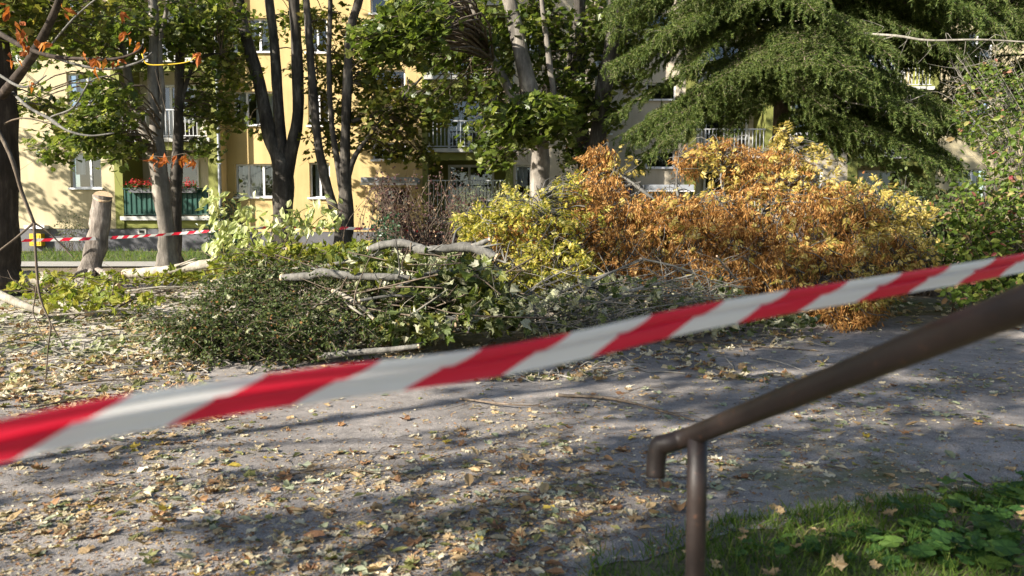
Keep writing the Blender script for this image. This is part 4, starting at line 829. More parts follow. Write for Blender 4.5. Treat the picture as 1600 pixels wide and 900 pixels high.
# lime leaves behind the heap
hp = thing('lime_leaf_brush', 'sunlit lime-green leafy brush behind the long pale pole', 'brush heap', P(470, 432, 12.2))
pos = heapregion(1500, [(470, 405, 100, 24, 11.8, 13, 5), (390, 415, 60, 20, 12, 13, 2), (560, 395, 50, 18, 11.6, 12.6, 2), (250, 432, 90, 12, 13, 14.4, 1.6), (95, 445, 90, 22, 12, 14.5, 1.6), (160, 468, 100, 18, 11, 12.6, 1.3)])
nr, dr_ = leaf_frames(len(pos), up=.5, jit=.7, droop=.4); size = rng.uniform(.09, .17, len(pos))
split_leaves(hp, 'leaf', meshes('leaflime', MH), maple_lo(.5), pos, nr, dr_, size, 120, M['leaflime'])
tw = MB()
for k in range(130):
    c = heapregion(1, [(460, 410, 110, 26, 11.8, 13, 3), (170, 450, 150, 22, 11.5, 14, 2)])[0]; d = rng.normal(0, 1, 3)*(.4, .25, .16); tw.tube([c-d, c+rng.normal(0, .07, 3), c+d], [.008, .007, .003], 3, 3, caps=False)
o = tw.build('twigs', M['twig'], hp, True); o['kind'] = 'stuff'
# pale limp saplings that stand in the sun
PL = meshes('leafpale', [oval(.3, .5), oval(.34, -.2), oval(.26, .9)])
def sapling(label, stems, nl, spread):
    b = P(*stems[0][0]); t = thing('cut_sapling', label, 'sapling', b, 'limp pale saplings by the maple trunks'); pos, tv = [], []
    for pts in stems:
        pp = [P(*p) for p in pts]; MB().tube(pp, [.014, .010, .005], 5, 5, rough=.1).build('stem', M['twiggreen'], t, True); sp = smoothpath(pp, 8)
        n = nl//len(stems); i = rng.integers(int(len(sp)*.3), len(sp), n); pos.append(sp[i]+rng.normal(0, 1, (n, 3))*spread)
    pos = np.vstack(pos); n = len(pos); dr_ = unit(rng.normal(0, .45, (n, 3))+np.array((0, 0, -1.0))); nr = unit(rng.normal(0, .7, (n, 3))+np.array(SUNV)*.8)
    split_leaves(t, 'leaf', PL, oval(.3, .5), pos, nr, dr_, rng.uniform(.12, .23, n), n, M['leafpale'])
sapling('tallest limp sapling with pale leaves beside the green balcony', [[(352, 420, 13.2), (345, 350, 13.1), (332, 300, 13)], [(360, 415, 13.2), (368, 350, 13.2), (392, 312, 13.2)], [(365, 415, 13), (378, 370, 12.9), (385, 335, 12.9)]], 150, (.13, .1, .11))
sapling('limp sapling with pale leaves arching in front of the forked maple', [[(400, 415, 13), (440, 350, 12.9), (500, 318, 12.8), (532, 330, 12.7)], [(430, 410, 13), (455, 355, 13), (470, 330, 13)], [(440, 405, 13), (500, 340, 12.8), (525, 345, 12.7)]], 125, (.13, .1, .10))
sapling('low limp sapling with pale leaves beside the long pole', [[(340, 430, 12.9), (352, 395, 12.8), (340, 372, 12.8)], [(385, 425, 12.8), (400, 385, 12.7), (420, 350, 12.7)]], 95, (.14, .1, .11))
# dried purple shrub, privet, grey-green shrub
def stem_shrub(name, label, base, tips, Y, nst, nleaf, tpl, mat, size, r0, stemm='twig', jit=(.10, .1, .10), cat='shrub', curve=.12):
    b = P(*base, Y); b[2] = gz(b[0], b[1]); t = thing(name, label, cat, b); tw = MB(); pos = []
    for k in range(nst):
        cx, cy, rx, ry = tips[rng.integers(len(tips))]; a = rng.uniform(0, 6.28); q = math.sqrt(rng.random()); e = P(cx+rx*q*math.cos(a), cy+ry*q*math.sin(a), Y+rng.uniform(-.7, .7)); s = b+np.array((rng.normal(0, .25), rng.normal(0, .25), 0))
        mid = (s+e)/2+rng.normal(0, curve*np.linalg.norm(e-s), 3)*(1, 1, .4); tw.tube([s, mid, e], [r0, r0*.7, r0*.3], 4, 4, caps=False); sp = smoothpath([s, mid, e], 6)
        n = nleaf//nst; i = rng.integers(len(sp)//3, len(sp), n); pos.append(sp[i]+rng.normal(0, 1, (n, 3))*jit)
    o = tw.build('stems', M[stemm], t, True); o['kind'] = 'stuff'; pos = np.vstack(pos); pos[:, 2] = np.maximum(pos[:, 2], gz(pos[:, 0], pos[:, 1])+.03); nr, dr_ = leaf_frames(len(pos), up=.4, jit=.9)
    o = MB().leaves(tpl, pos, nr, dr_, size*rng.uniform(.6, 1.3, len(pos))).build('foliage', M[mat], t); o['kind'] = 'stuff'; return t
stem_shrub('dried_shrub', 'dried purple-brown shrub with bare twigs below the entrance canopy', (660, 415), [(620, 300, 40, 30), (690, 300, 50, 35), (740, 330, 40, 25), (600, 290, 25, 20), (660, 350, 70, 25)], 15.5, 150, 3600, oval(.4, .4), 'leafpurple', .06, .012, jit=(.12, .12, .12))
stem_shrub('dried_shrub', 'small reddish shrub with beige leaves at the entrance door', (590, 410), [(598, 275, 22, 18), (640, 280, 22, 22)], 17, 26, 260, oval(.4, .4), 'leafpurple', .055, .009, jit=(.08, .08, .08))
stem_shrub('privet_bush', 'small dark blue-green bush at the back of the heap', (602, 400), [(602, 345, 20, 18), (595, 362, 22, 12)], 13, 40, 900, oval(.36, .2), 'leafprivet', .06, .008, jit=(.08, .08, .07))
stem_shrub('grey_shrub', 'grey-green shrub below the balcony grille', (770, 400), [(770, 310, 55, 22), (800, 300, 30, 25), (730, 320, 30, 15)], 17, 80, 2400, oval(.3, .2), 'leafgrey', .07, .008, jit=(.11, .1, .09))
stem_shrub('wall_shrub', 'thin dry shrub growing against the cream wall by the stump', (112, 380), [(112, 338, 22, 16), (100, 345, 18, 10)], 25.6, 26, 420, oval(.36, .2), 'leafgrey', .06, .008, jit=(.1, .06, .08))
stem_shrub('yew_shrub', 'dark evergreen bush at the drainpipe behind the pale saplings', (352, 400), [(350, 345, 18, 35), (365, 330, 14, 25)], 19, 50, 2000, lance(.2, .2), 'leafprivet', .10, .010, jit=(.14, .12, .12))
stem_shrub('dark_shrub', 'deep green undergrowth in the shade under the conifer', (1450, 400), [(1430, 320, 60, 35), (1480, 330, 50, 40), (1380, 300, 60, 30), (1520, 310, 50, 40)], 15, 120, 4200, oval(.4, .2), 'leafdark', .09, .012, jit=(.2, .2, .16))

# felled ash crowns: hanging brown keys and pale yellow leaflets
def keys_tpl():
    r = np.random.default_rng(3); V, Fc = [], []
    for i in range(16):
        c = r.normal(0, 1, 3)*(.16, .16, .10); c[1] = r.uniform(0, .75); d = unit(np.array((r.normal(0, .3), 1, r.normal(0, .3)))); q = unit(np.cross(d, r.normal(0, 1, 3))); k = len(V); L = r.uniform(.28, .42)
        for a, w_ in ((0, 0), (.6, .045), (1, 0), (.6, -.045)): V.append(c+d*L*a+q*w_)
        Fc.append((k, k+1, k+2, k+3))
    return np.array(V), [np.array(Fc)]
KEYS, PIN, PIN2 = keys_tpl(), pinnate(9), pinnate(7, .065)
def ash(label, base, stems, keyregs, leafregs, nk, nl, leafm, loose):
    t = thing('felled_ash_crown', label, 'felled crown', Pg(*base)); S = []
    for pts, r0, r1 in stems:
        pp = [P(*p) for p in pts]; MB().tube(pp, [r0, r1], 7, 6, rough=.12).build('limb', M['barkgrey'], t, True); S.append(smoothpath(pp, 6))
    S = np.vstack(S); tw = MB()
    kp = heapregion(nk, keyregs, .2); lp = heapregion(nl, leafregs, .1)
    for c in np.vstack([kp[::7], lp[::6]]):
        s = S[np.argmin(np.linalg.norm(S-c, axis=1))]; m = (s+c)/2+rng.normal(0, .08, 3)+(0, 0, .06); tw.tube([s, m, c], [.010, .007, .004], 3, 3, caps=False)
    for c in np.vstack([kp[3::28], lp[2::24]]):
        d = unit(rng.normal(0, 1, 3)*(1, .6, .5)+np.array((0, -.2, .35)))*rng.uniform(.25, .6); tw.tube([c-d*.4, c+rng.normal(0, .04, 3), c+d*.6+(0, -.1, 0)], [.010, .007, .003], 4, 3, caps=False)
    o = tw.build('twigs', M['barkgrey'], t, True); o['kind'] = 'stuff'
    n = len(kp); dr_ = unit(np.array((0, 0, -1))+rng.normal(0, .25, (n, 3))); nr = unit(rng.normal(0, 1, (n, 3)))
    if n: o = MB().leaves(KEYS, kp, nr, dr_, rng.uniform(.14, .25, n)).build('seed_keys', M['ashkey'], t); o['kind'] = 'stuff'
    n = len(lp); dr_ = unit(rng.normal(0, .8, (n, 3))+np.array((0, -.1, -.25))); nr = unit(np.array((0, 0, .5))+np.array(SUNV)*.5+rng.normal(0, .6, (n, 3)))
    ind = rng.permutation(n)[:loose]; rest = np.setdiff1d(np.arange(n), ind)
    me = [make_mesh('leaf', *PIN, M[leafm]), make_mesh('leaf', *PIN2, M[leafm])]
    near = np.argsort(lp[:, 1])[:loose]; rest = np.setdiff1d(np.arange(n), near)
    for i in near: place('leaf', me[i % 2], t, lp[i], nr[i], dr_[i], rng.uniform(.16, .25))
    o = MB().leaves(PIN, lp[rest], nr[rest], dr_[rest], rng.uniform(.14, .23, len(rest))).build('foliage', M[leafm], t); o['kind'] = 'stuff'
ash('felled crown of bright yellow leaves behind the thick grey branch', (840, 480),
    [([(960, 470, 11), (880, 410, 11.2), (800, 350, 11.4), (750, 335, 11.5)], .05, .012), ([(900, 430, 11.1), (860, 370, 11), (845, 310, 11.2)], .03, .01), ([(930, 450, 11), (850, 430, 10.6), (760, 400, 10.8)], .03, .01)],
    [(900, 385, 50, 60, 11, 12, 1.2), (860, 430, 60, 30, 10.8, 11.6, .8), (830, 370, 70, 40, 10.8, 12, .9), (920, 330, 34, 45, 11.4, 12.2, .9), (960, 390, 60, 50, 10.8, 12, 1.2)], [(830, 360, 85, 42, 10.6, 12, 5), (780, 350, 55, 30, 11, 12, 2), (860, 415, 70, 45, 10.2, 11.4, 4), (820, 450, 40, 25, 10, 10.6, 1.2), (880, 305, 34, 30, 11, 12, .9), (735, 352, 30, 22, 11, 12, .6), (905, 290, 18, 22, 11.4, 12, .3), (925, 370, 40, 50, 10.8, 12, .6), (800, 305, 25, 18, 11.4, 12, .3)], 1000, 1750, 'ashyellow', 60)
ash('huge felled ash crown of hanging brown keys and pale leaves', (1250, 515),
    [([(1180, 490, 11.5), (1100, 400, 12), (1030, 320, 12.5), (945, 255, 13)], .07, .015), ([(1180, 490, 11.5), (1180, 380, 12.2), (1210, 290, 12.8), (1235, 225, 13)], .07, .012), ([(1190, 480, 11.5), (1280, 390, 12), (1360, 340, 12.3), (1440, 345, 12.5)], .06, .012),
     ([(1180, 490, 11.5), (1090, 440, 11.4), (1000, 400, 11.6), (920, 380, 11.8)], .06, .012), ([(1100, 400, 12), (1060, 310, 12.4), (1060, 245, 12.8)], .04, .01), ([(1200, 480, 11.4), (1300, 430, 11.3), (1400, 410, 11.3), (1470, 405, 11.4)], .05, .012), ([(1180, 380, 12.2), (1130, 300, 12.6), (1130, 240, 13)], .03, .01)],
    [(1060, 370, 165, 60, 11.6, 13.6, 6), (1210, 360, 190, 75, 11.4, 13.6, 8), (1200, 270, 70, 45, 12.4, 13.6, 2.2), (1290, 430, 130, 60, 11, 12.2, 4.5), (1110, 430, 140, 35, 11, 12, 3), (935, 305, 48, 45, 12.4, 13.6, 1.6), (1075, 250, 22, 24, 12.6, 13.4, .4), (1030, 325, 60, 30, 12.0, 13.0, 1.5), (1130, 230, 45, 20, 12.8, 13.4, .5), (1330, 475, 50, 36, 10.6, 11.3, 1.5), (1310, 320, 60, 40, 12, 13, 1.4), (935, 240, 25, 18, 12.8, 13.2, .5), (1400, 400, 40, 40, 11.2, 12, .8)],
    [(1200, 350, 200, 80, 11.2, 13.4, 5), (1250, 255, 60, 40, 12.2, 13.2, 1.5), (1360, 330, 80, 50, 11.6, 12.8, 2.2), (1400, 390, 70, 40, 11, 12, 2.0), (1010, 345, 110, 40, 11.8, 13, 1.4), (1310, 420, 110, 50, 10.8, 11.8, 2.2), (1115, 245, 45, 28, 12.4, 13.2, .8), (1430, 340, 35, 22, 12, 12.6, 1), (960, 260, 40, 30, 12.6, 13.2, .5), (1360, 450, 40, 25, 10.6, 11.2, .7), (1220, 212, 14, 18, 12.8, 13.2, .5), (1060, 400, 120, 50, 11, 12, .8)],
    7200, 2000, 'ashleaf', 120)

# dogwood shrub at the right with red-tinged leaves
b = P(1565, 480, 11.4); b[2] = gz(b[0], b[1]); dg = thing('dogwood_shrub', 'dogwood shrub with green and red-tinged leaves beside the handrail', 'shrub', b)
pos = []
for k in range(60):
    s = b+np.array((rng.normal(.3, .5), rng.normal(.3, .3), 0)); cx, cy, rx, ry = [(1560, 300, 70, 110), (1590, 200, 60, 60), (1530, 370, 55, 50), (1600, 350, 80, 90), (1500, 330, 25, 50)][rng.integers(5)]; a = rng.uniform(0, 6.28); q = math.sqrt(rng.random()); e = P(cx+rx*q*math.cos(a), cy+ry*q*math.sin(a), rng.uniform(10.2, 12.2))
    mid = (s+e)/2+np.array((rng.normal(0, .15), rng.normal(0, .15), .2)); MB().tube([s, mid, e], [.012, .008, .003], 4, 4, caps=False).build('stem', M['twig'], dg, True); sp = smoothpath([s, mid, e], 8)
    i = rng.integers(5, len(sp), 46); pos.append(sp[i]+rng.normal(0, 1, (46, 3))*(.17, .17, .15))
pos.append(heapregion(520, [(1560, 425, 75, 35, 10.4, 11.6, 2), (1540, 455, 70, 22, 10.2, 11, 1.4)])); pos = np.vstack(pos)
nr, dr_ = leaf_frames(len(pos), up=.5, jit=.6, droop=.5)
split_leaves(dg, 'leaf', meshes('shrub', [oval(.32, .3), oval(.36, -.2), oval(.3, .7)]), oval(.33, .3), pos, nr, dr_, rng.uniform(.08, .135, len(pos)), 220, M['shrub'])
# bare grey twigs of the dead bush behind the dogwood
db = thing('dead_bush', 'bare grey twiggy dead bush above the dogwood leaves', 'shrub', (8.8, 12.6, float(gz(8.8, 12.6)))); tw = MB(); B0 = np.array((8.8, 12.6, float(gz(8.8, 12.6))))
for k in range(36):
    e = P(rng.uniform(1480, 1610), rng.uniform(75, 240), rng.uniform(12, 13.2)); m = B0*.4+e*.6+np.array((.5, 0, .1)); tw.tube([B0, m, e], [.012, .008, .003], 4, 5, caps=False)
    for j in range(9):
        c = m+(e-m)*rng.random(); f = unit(rng.normal(0, 1, 3)+np.array((-.8, 0, .1)))*rng.uniform(.2, .5); tw.tube([c, c+f*.5+rng.normal(0, .04, 3), c+f], [.004, .003, .0015], 3, 2, caps=False)
o = tw.build('twigs', M['twiggrey'], db, True); o['kind'] = 'stuff'
pos = inregion(1300, 1550, 170, 60, 75, 12, 13.2); nr, dr_ = leaf_frames(len(pos)); o = MB().leaves(oval(.36), pos, nr, dr_, rng.uniform(.05, .10, len(pos))).build('foliage', M['shrub'], db); o['kind'] = 'stuff'
# low pipe barrier in the shade
x0, x1 = P(1444, 350, 16)[0], P(1516, 350, 16)[0]; zr = P(1480, 350, 16)[2]; pb = thing('pipe_barrier', 'low grey pipe barrier in the shade right of the brown ash crown', 'barrier', (x0, 16, float(gz(x0, 16))))
MB().tube([(x0, 16, zr), (x1, 16, zr+.02)], [.035, .035], 10, 3).build('rail', M['pipe'], pb, True)
for x in (x0+.15, x1-.15): MB().tube([(x, 16, float(gz(x, 16))-.1), (x, 16, zr-.036)], [.035, .035], 10, 3).build('post', M['pipe'], pb, True)

# ------------------------------------------------------------------ fallen leaves on the ground
def on_path(p): return p[:, 1] > path_near(p[:, 0])
def litter_points(n, near=3.2, far=13.5):
    Y = 1/np.sqrt(rng.uniform(1/far**2, 1/near**2, n*4)); u = rng.uniform(-.78, .78, n*4); x = u*Y; d = pn(x*1.0, Y*1.3, 1.3)+.55*pn(x, Y, 4.0)
    right = np.clip((x/Y-.18)/.25, 0, 1); close = np.clip((5.2-Y)/2, 0, 1)
    w_ = np.clip(.42+.62*d, .08, 1.3)*(1-.25*right)*(1-.72*close)*(1+.8*np.clip((Y-5.2)/1.6, 0, 1)); keep = rng.random(n*4) < w_*.62
    p = np.stack([x, Y], -1)[keep][:n]; return p
KINDS = ['cream', 'tan', 'brown', 'olive', 'greygreen', 'yellow']
def litter_frames(p, lift=.012):
    n = len(p); pos = np.stack([p[:, 0], p[:, 1], gz(p[:, 0], p[:, 1])+lift+.014*np.clip((p[:, 1]-6.0)/1.5, 0, 1)+rng.uniform(0, .010, n)], -1); nr = unit(np.array((0, 0, 1))+rng.normal(0, .17, (n, 3))*(1, 1, .2)); dr_ = np.stack([np.cos(a := rng.uniform(0, 6.28, n)), np.sin(a), np.zeros(n)], -1); return pos, nr, dr_
LV = [maple_hi(c, 20+i, .055, .62) for i, c in enumerate((.16, -.20, .34, -.30, .06, .5, -.42, .25))]; LC = [lance(.2, .2), oval(.3, .45), oval(.24, -.4)]
lp = litter_points(5000); lp = lp[on_path(lp)]
kind = rng.choice(6, len(lp), p=(.42, .27, .06, .12, .11, .02)); right = lp[:, 0]/lp[:, 1] > .2; kind = np.where(right & (rng.random(len(lp)) < .6), rng.choice((0, 4, 4, 3), len(lp)), kind)
pos, nr, dr_ = litter_frames(lp); size = np.where(kind == 2, rng.uniform(.05, .115, len(lp)), .025+.080*rng.random(len(lp))**1.6); order = np.argsort(lp[:, 1]*rng.uniform(.9, 1.15, len(lp)))
WORD = {'cream': 'cream-coloured', 'tan': 'tan', 'brown': 'orange-brown', 'olive': 'olive', 'greygreen': 'grey-green', 'yellow': 'yellow'}
LM = {k: ([make_mesh('fallen_leaf', *t, LIT[k]) for t in LV], [make_mesh('fallen_leaf', *t, LIT[k]) for t in LC]) for k in KINDS}
LAB = {}
for i in order[:300]:
    k = KINDS[kind[i]]; narrow = k == 'brown' or rng.random() < .12; v = rng.integers(3 if narrow else 8); me = LM[k][1 if narrow else 0][v]
    u = lp[i, 0]/lp[i, 1]; where = 'near the grass and handrail post' if u > .2 else ('at the near left of the path' if u < -.3 else ('on the bare path left of the handrail' if lp[i, 1] < 5 else 'on the path below the tape'))
    shape = 'narrow curled leaf' if narrow else ('flat maple leaf' if v in (0, 1, 4) else 'curled maple leaf')
    o = place('fallen_leaf', me, None, pos[i], nr[i], dr_[i], float(size[i]*(1.15 if narrow else 1))); X_, Y_, Z_ = pos[i]; dpt = Y_*CP-(Z_-EYE)*SP; sx = 800+F*X_/dpt; sy = 450-F*((Z_-EYE)*CP+Y_*SP)/dpt
    cw = ['at the far left', 'well left', 'left of centre', 'just left of centre', 'just right of centre', 'right of centre', 'well right', 'at the far right'][int(min(7, max(0, sx//200)))]
    rw = 'bottom edge' if sy > 850 else 'low down' if sy > 790 else 'beside the post' if sy > 740 else 'mid path' if sy > 680 else 'farther up'
    big = 'large' if size[i] > .09 else 'small' if size[i] < .07 else 'middling'
    tag(o, None, 'leaf', 'fallen leaves on the path'); LAB.setdefault(f'{big} {WORD[k]} {shape}, {cw}, {rw}', []).append((sx, o))
for lab, lst in LAB.items():
    lst.sort(key=lambda q: q[0])
    for q, (sx, o) in enumerate(lst): o['label'] = lab if len(lst) == 1 else lab+', '+['first', 'second', 'third', 'fourth', 'fifth', 'sixth', 'seventh', 'eighth', 'ninth', 'tenth', 'eleventh', 'twelfth', 'thirteenth', 'fourteenth', 'fifteenth', 'sixteenth', 'seventeenth', 'eighteenth', 'nineteenth', 'twentieth', 'twenty-first', 'twenty-second', 'twenty-third', 'twenty-fourth'][min(q, 23)]+' from left'
rest = order[300:]
for q, k in enumerate(KINDS):
    j = rest[kind[rest] == q]; mb = MB(); h = rng.integers(0, 4, len(j))
    for v in range(3): jj = j[h == v]; mb.leaves(LV[(v*3+q) % 8], pos[jj], nr[jj], dr_[jj], size[jj])
    jj = j[h == 3]; mb.leaves(LC[q % 3], pos[jj], nr[jj], dr_[jj], size[jj]*1.1)
    tag(mb.build('leaf_litter', LIT[k]), f'scattered {WORD[k]} fallen leaves covering the path and ground', 'fallen leaves', None, 'stuff')
# crumbs and small bits
fp = litter_points(15000, 3.0, 12); Yc = 1/np.sqrt(rng.uniform(1/11.5**2, 1/3.1**2, 11000)); fp = np.vstack([fp, np.stack([rng.uniform(-.78, .78, 11000)*Yc, Yc], -1)]); fp = fp[on_path(fp)]; pos, nr, dr_ = litter_frames(fp, .008); q = rng.choice(3, len(fp), p=(.4, .4, .2))
for v, (k, w_) in enumerate((('tan', 'tan'), ('brown', 'rusty brown'), ('cream', 'pale'))):
    j = q == v; tag(MB().leaves(lance(.33, .3), pos[j], nr[j], dr_[j], rng.uniform(.008, .034, j.sum())).build('leaf_crumbs', LIT[k]), f'{w_} leaf crumbs and wood chips strewn over the path', 'leaf crumbs', None, 'stuff')
tw = MB(); sp_ = litter_points(1100, 3.2, 12)
for x, y in sp_[on_path(sp_)]:
    a = rng.uniform(0, 6.28); L = rng.uniform(.04, .22); z = float(gz(x, y))+.012; dx, dy = math.cos(a)*L, math.sin(a)*L; tw.tube([(x, y, z), (x+dx*.5+rng.normal(0, .01), y+dy*.5, z+.008), (x+dx, y+dy, z+.004)], [.0028, .0024, .0015], 3, 2, caps=False)
tag(tw.build('twig_litter', M['twig']), 'tiny broken twigs and leaf stalks strewn over the path', 'twigs', None, 'stuff')
# deep litter left of and behind the heap
dl = np.vstack([np.array([Pg(rng.uniform(-40, 330), rng.uniform(455, 640))[:2] for _ in range(2400)]), np.array([Pg(rng.uniform(560, 1300), rng.uniform(522, 600))[:2] for _ in range(1300)]), np.array([Pg(rng.uniform(1380, 1600), rng.uniform(470, 520))[:2] for _ in range(260)])])
pk = pn(dl[:, 0]*1.2, dl[:, 1]*1.2, 1.6)+rng.normal(0, .3, len(dl)) > -.15; dl = dl[pk]; pos, nr, dr_ = litter_frames(dl, .02); nr = unit(nr+rng.normal(0, .3, nr.shape)); q = rng.choice(4, len(dl), p=(.45, .2, .2, .15))
for v, (k, w_) in enumerate((('cream', 'cream'), ('tan', 'tan'), ('olive', 'olive'), ('brown', 'brown'))):
    j = q == v; tag(MB().leaves(LV[v*2], pos[j], nr[j], dr_[j], rng.uniform(.07, .14, j.sum())).build('leaf_litter', LIT[k]), f'thick drift of {w_} leaves around the foot of the heap', 'fallen leaves', None, 'stuff')
tw = MB()
for k in range(330):
    a = Pg(rng.uniform(-40, 420), rng.uniform(452, 590)) if k < 240 else Pg(rng.uniform(600, 1250), rng.uniform(520, 600)); az = rng.uniform(0, 6.28); L = rng.uniform(.15, .7); d = np.array((math.cos(az)*L, math.sin(az)*L, 0)); b = a+d; b[2] = gz(b[0], b[1])+.03; a[2] += .03
    tw.tube([a, (a+b)/2+np.array((0, 0, .03))+rng.normal(0, .03, 3), b], [.010, .008, .004], 4, 3, caps=False)
tag(tw.build('twig_litter', M['twiggrey']), 'broken grey twigs lying in the leaf drifts around the heap', 'twigs', None, 'stuff')
pos = np.array([Pg(rng.uniform(-40, 330), rng.uniform(445, 560)) for _ in range(520)])+(0, 0, .04); nr, dr_ = leaf_frames(len(pos), up=1.0, jit=.45)
tag(MB().leaves(MH[0], pos, nr, dr_, rng.uniform(.07, .15, len(pos))).build('leaf_litter', M['leafwilt']), 'pale wilted green leaves strewn over the sawdust below the stump', 'fallen leaves', None, 'stuff')
M['conker'] = surf('conker_brown', two((.09, .015, .012), .6), 20, rough=.25, spec=.6)
for px, py, lab in ((648, 886, 'shiny red-brown conker at the bottom edge of the path'), (790, 884, 'red-brown conker a little right of the first, at the bottom edge'), (802, 880, 'conker lying just behind the other at the bottom edge')):
    c = Pg(px, py); n = 12; V = []; th = np.linspace(0, math.pi, 9)
    for t_ in th: 
        for a in np.arange(n)*2*math.pi/n: V.append((c[0]+.017*math.sin(t_)*math.cos(a), c[1]+.016*math.sin(t_)*math.sin(a), c[2]+.018-.014*math.cos(t_)))
    fc = [(i*n+j, i*n+(j+1) % n, (i+1)*n+(j+1) % n, (i+1)*n+j) for i in range(8) for j in range(n)]
    cb = thing('conker', lab, 'conker', (c[0], c[1], c[2])); MB().add(V, [fc]).build('shell', M['conker'], cb, True)
    a = np.arange(10)*2*math.pi/10; MB().add(np.stack([c[0]+.007*np.cos(a), c[1]-.012+.004*np.cos(a*1.0), c[2]+.0255+.004*np.sin(a)], -1), [np.arange(10)]).build('pale_scar', LIT['tan'], cb)

# ------------------------------------------------------------------ grass verge
def verge_points(n, depth=1.6):
    x = rng.uniform(.15, 4.6, n); y = path_near(x)+.14-rng.uniform(0, 1, n)**1.35*depth; k = y > 1.7; return np.stack([x, y], -1)[k]
gp = verge_points(19000); g = pn(gp[:, 0]*1.6, gp[:, 1]*1.6, 2.2)+rng.normal(0, .25, len(gp)); gp = gp[g > -.22]; n = len(gp)
pos = np.stack([gp[:, 0], gp[:, 1], gz(gp[:, 0], gp[:, 1])], -1); dr_ = unit(np.array((0, 0, 1))+rng.normal(0, .55, (n, 3))*(1, 1, .2)); nr = unit(np.cross(dr_, rng.normal(0, 1, (n, 3))))
tag(MB().leaves(blade(), pos, nr, dr_, rng.uniform(.035, .115, n)).build('grass', M['grass']), 'short green grass along the near edge of the path', 'grass', None, 'stuff')
vp = verge_points(48, 1.3); pos, nr, dr_ = litter_frames(vp, .05); nr = unit(nr+rng.normal(0, .3, nr.shape))
tag(MB().leaves(LV[2], pos, nr, dr_, rng.uniform(.05, .10, len(vp))).build('leaf_litter', LIT['tan']), 'tan leaves caught in the grass verge', 'fallen leaves', None, 'stuff')
HB = []
for s in range(3):
    r = np.random.default_rng(40+s); a = np.linspace(-2.6, 2.6, 17); rad = .5*(1+.16*np.cos(a*6))*r.uniform(.92, 1.08, 17); HB.append(fan([(np.sin(q)*w_, .45-np.cos(q)*w_*-1*.9, .12*np.cos(q*5)*.5+r.normal(0, .03)) for q, w_ in zip(a, rad)]+[(0, 0, 0)], -.05, .42))
HBM = [make_mesh('leaf', *t, M['herb']) for t in HB]
spots = [(P_[0], P_[1]) for P_ in [Pg(px, py) for px, py in ((1445, 838), (1500, 835), (1555, 820), (1590, 850), (1480, 870), (1540, 872), (1600, 800), (1420, 860), (1520, 800), (1575, 888), (1390, 878), (1300, 868), (1240, 862), (1345, 850), (1600, 770), (1180, 880))]]
HW = ['behind the sunlit patch', 'right of the sunlit patch', 'by the right border, on the path edge', 'low by the right border', 'in front of the sunlit patch', 'near the lower right corner', 'at the right border above the others', 'left of the big clumps', 'on the path edge midway to the border', 'in the lower right corner', 'small, left at the lower edge', 'small, midway along the verge', 'small, a little right of the post', 'small, beside the big clumps', 'small and topmost at the right border', 'small, closest to the post at the lower edge']
for i, (x, y) in enumerate(spots):
    z = float(gz(x, y)); big = i < 10; hb = thing('herb_plant', 'lobed-leaf herb clump in the verge, '+HW[i], 'plant', (x, y, z), 'herb clumps in the grass verge')
    for k in range(15 if big else 8):
        a = rng.uniform(0, 6.28); r_ = rng.uniform(.02, .17 if big else .09); h = rng.uniform(.04, .17 if big else .09); tip = np.array((x+math.cos(a)*r_, y+math.sin(a)*r_, z+h))
        MB().tube([(x, y, z), (x+math.cos(a)*r_*.4, y+math.sin(a)*r_*.4, z+h*.7), tip], [.0025, .002, .0015], 3, 3, caps=False).build('stalk', M['herb'], hb)
        place('leaf', HBM[k % 3], hb, tip, unit(np.array((math.cos(a)*.3, math.sin(a)*.3, 1))+rng.normal(0, .2, 3)), np.array((math.cos(a), math.sin(a), -.15)), rng.uniform(.06, .12 if big else .08))
gp = np.stack([rng.uniform(-20, 20, 9000), rng.uniform(22.0, 25.7, 9000)], -1); n = len(gp); pos = np.stack([gp[:, 0], gp[:, 1], gz(gp[:, 0], gp[:, 1])+.01], -1); dr_ = unit(np.array((0, 0, 1))+rng.normal(0, .5, (n, 3))); nr = unit(np.cross(dr_, rng.normal(0, 1, (n, 3))))
tag(MB().leaves(blade(), pos, nr, dr_, rng.uniform(.10, .28, n)).build('grass', M['grass']), 'shaded grass strip along the foot of the building', 'grass', None, 'stuff')

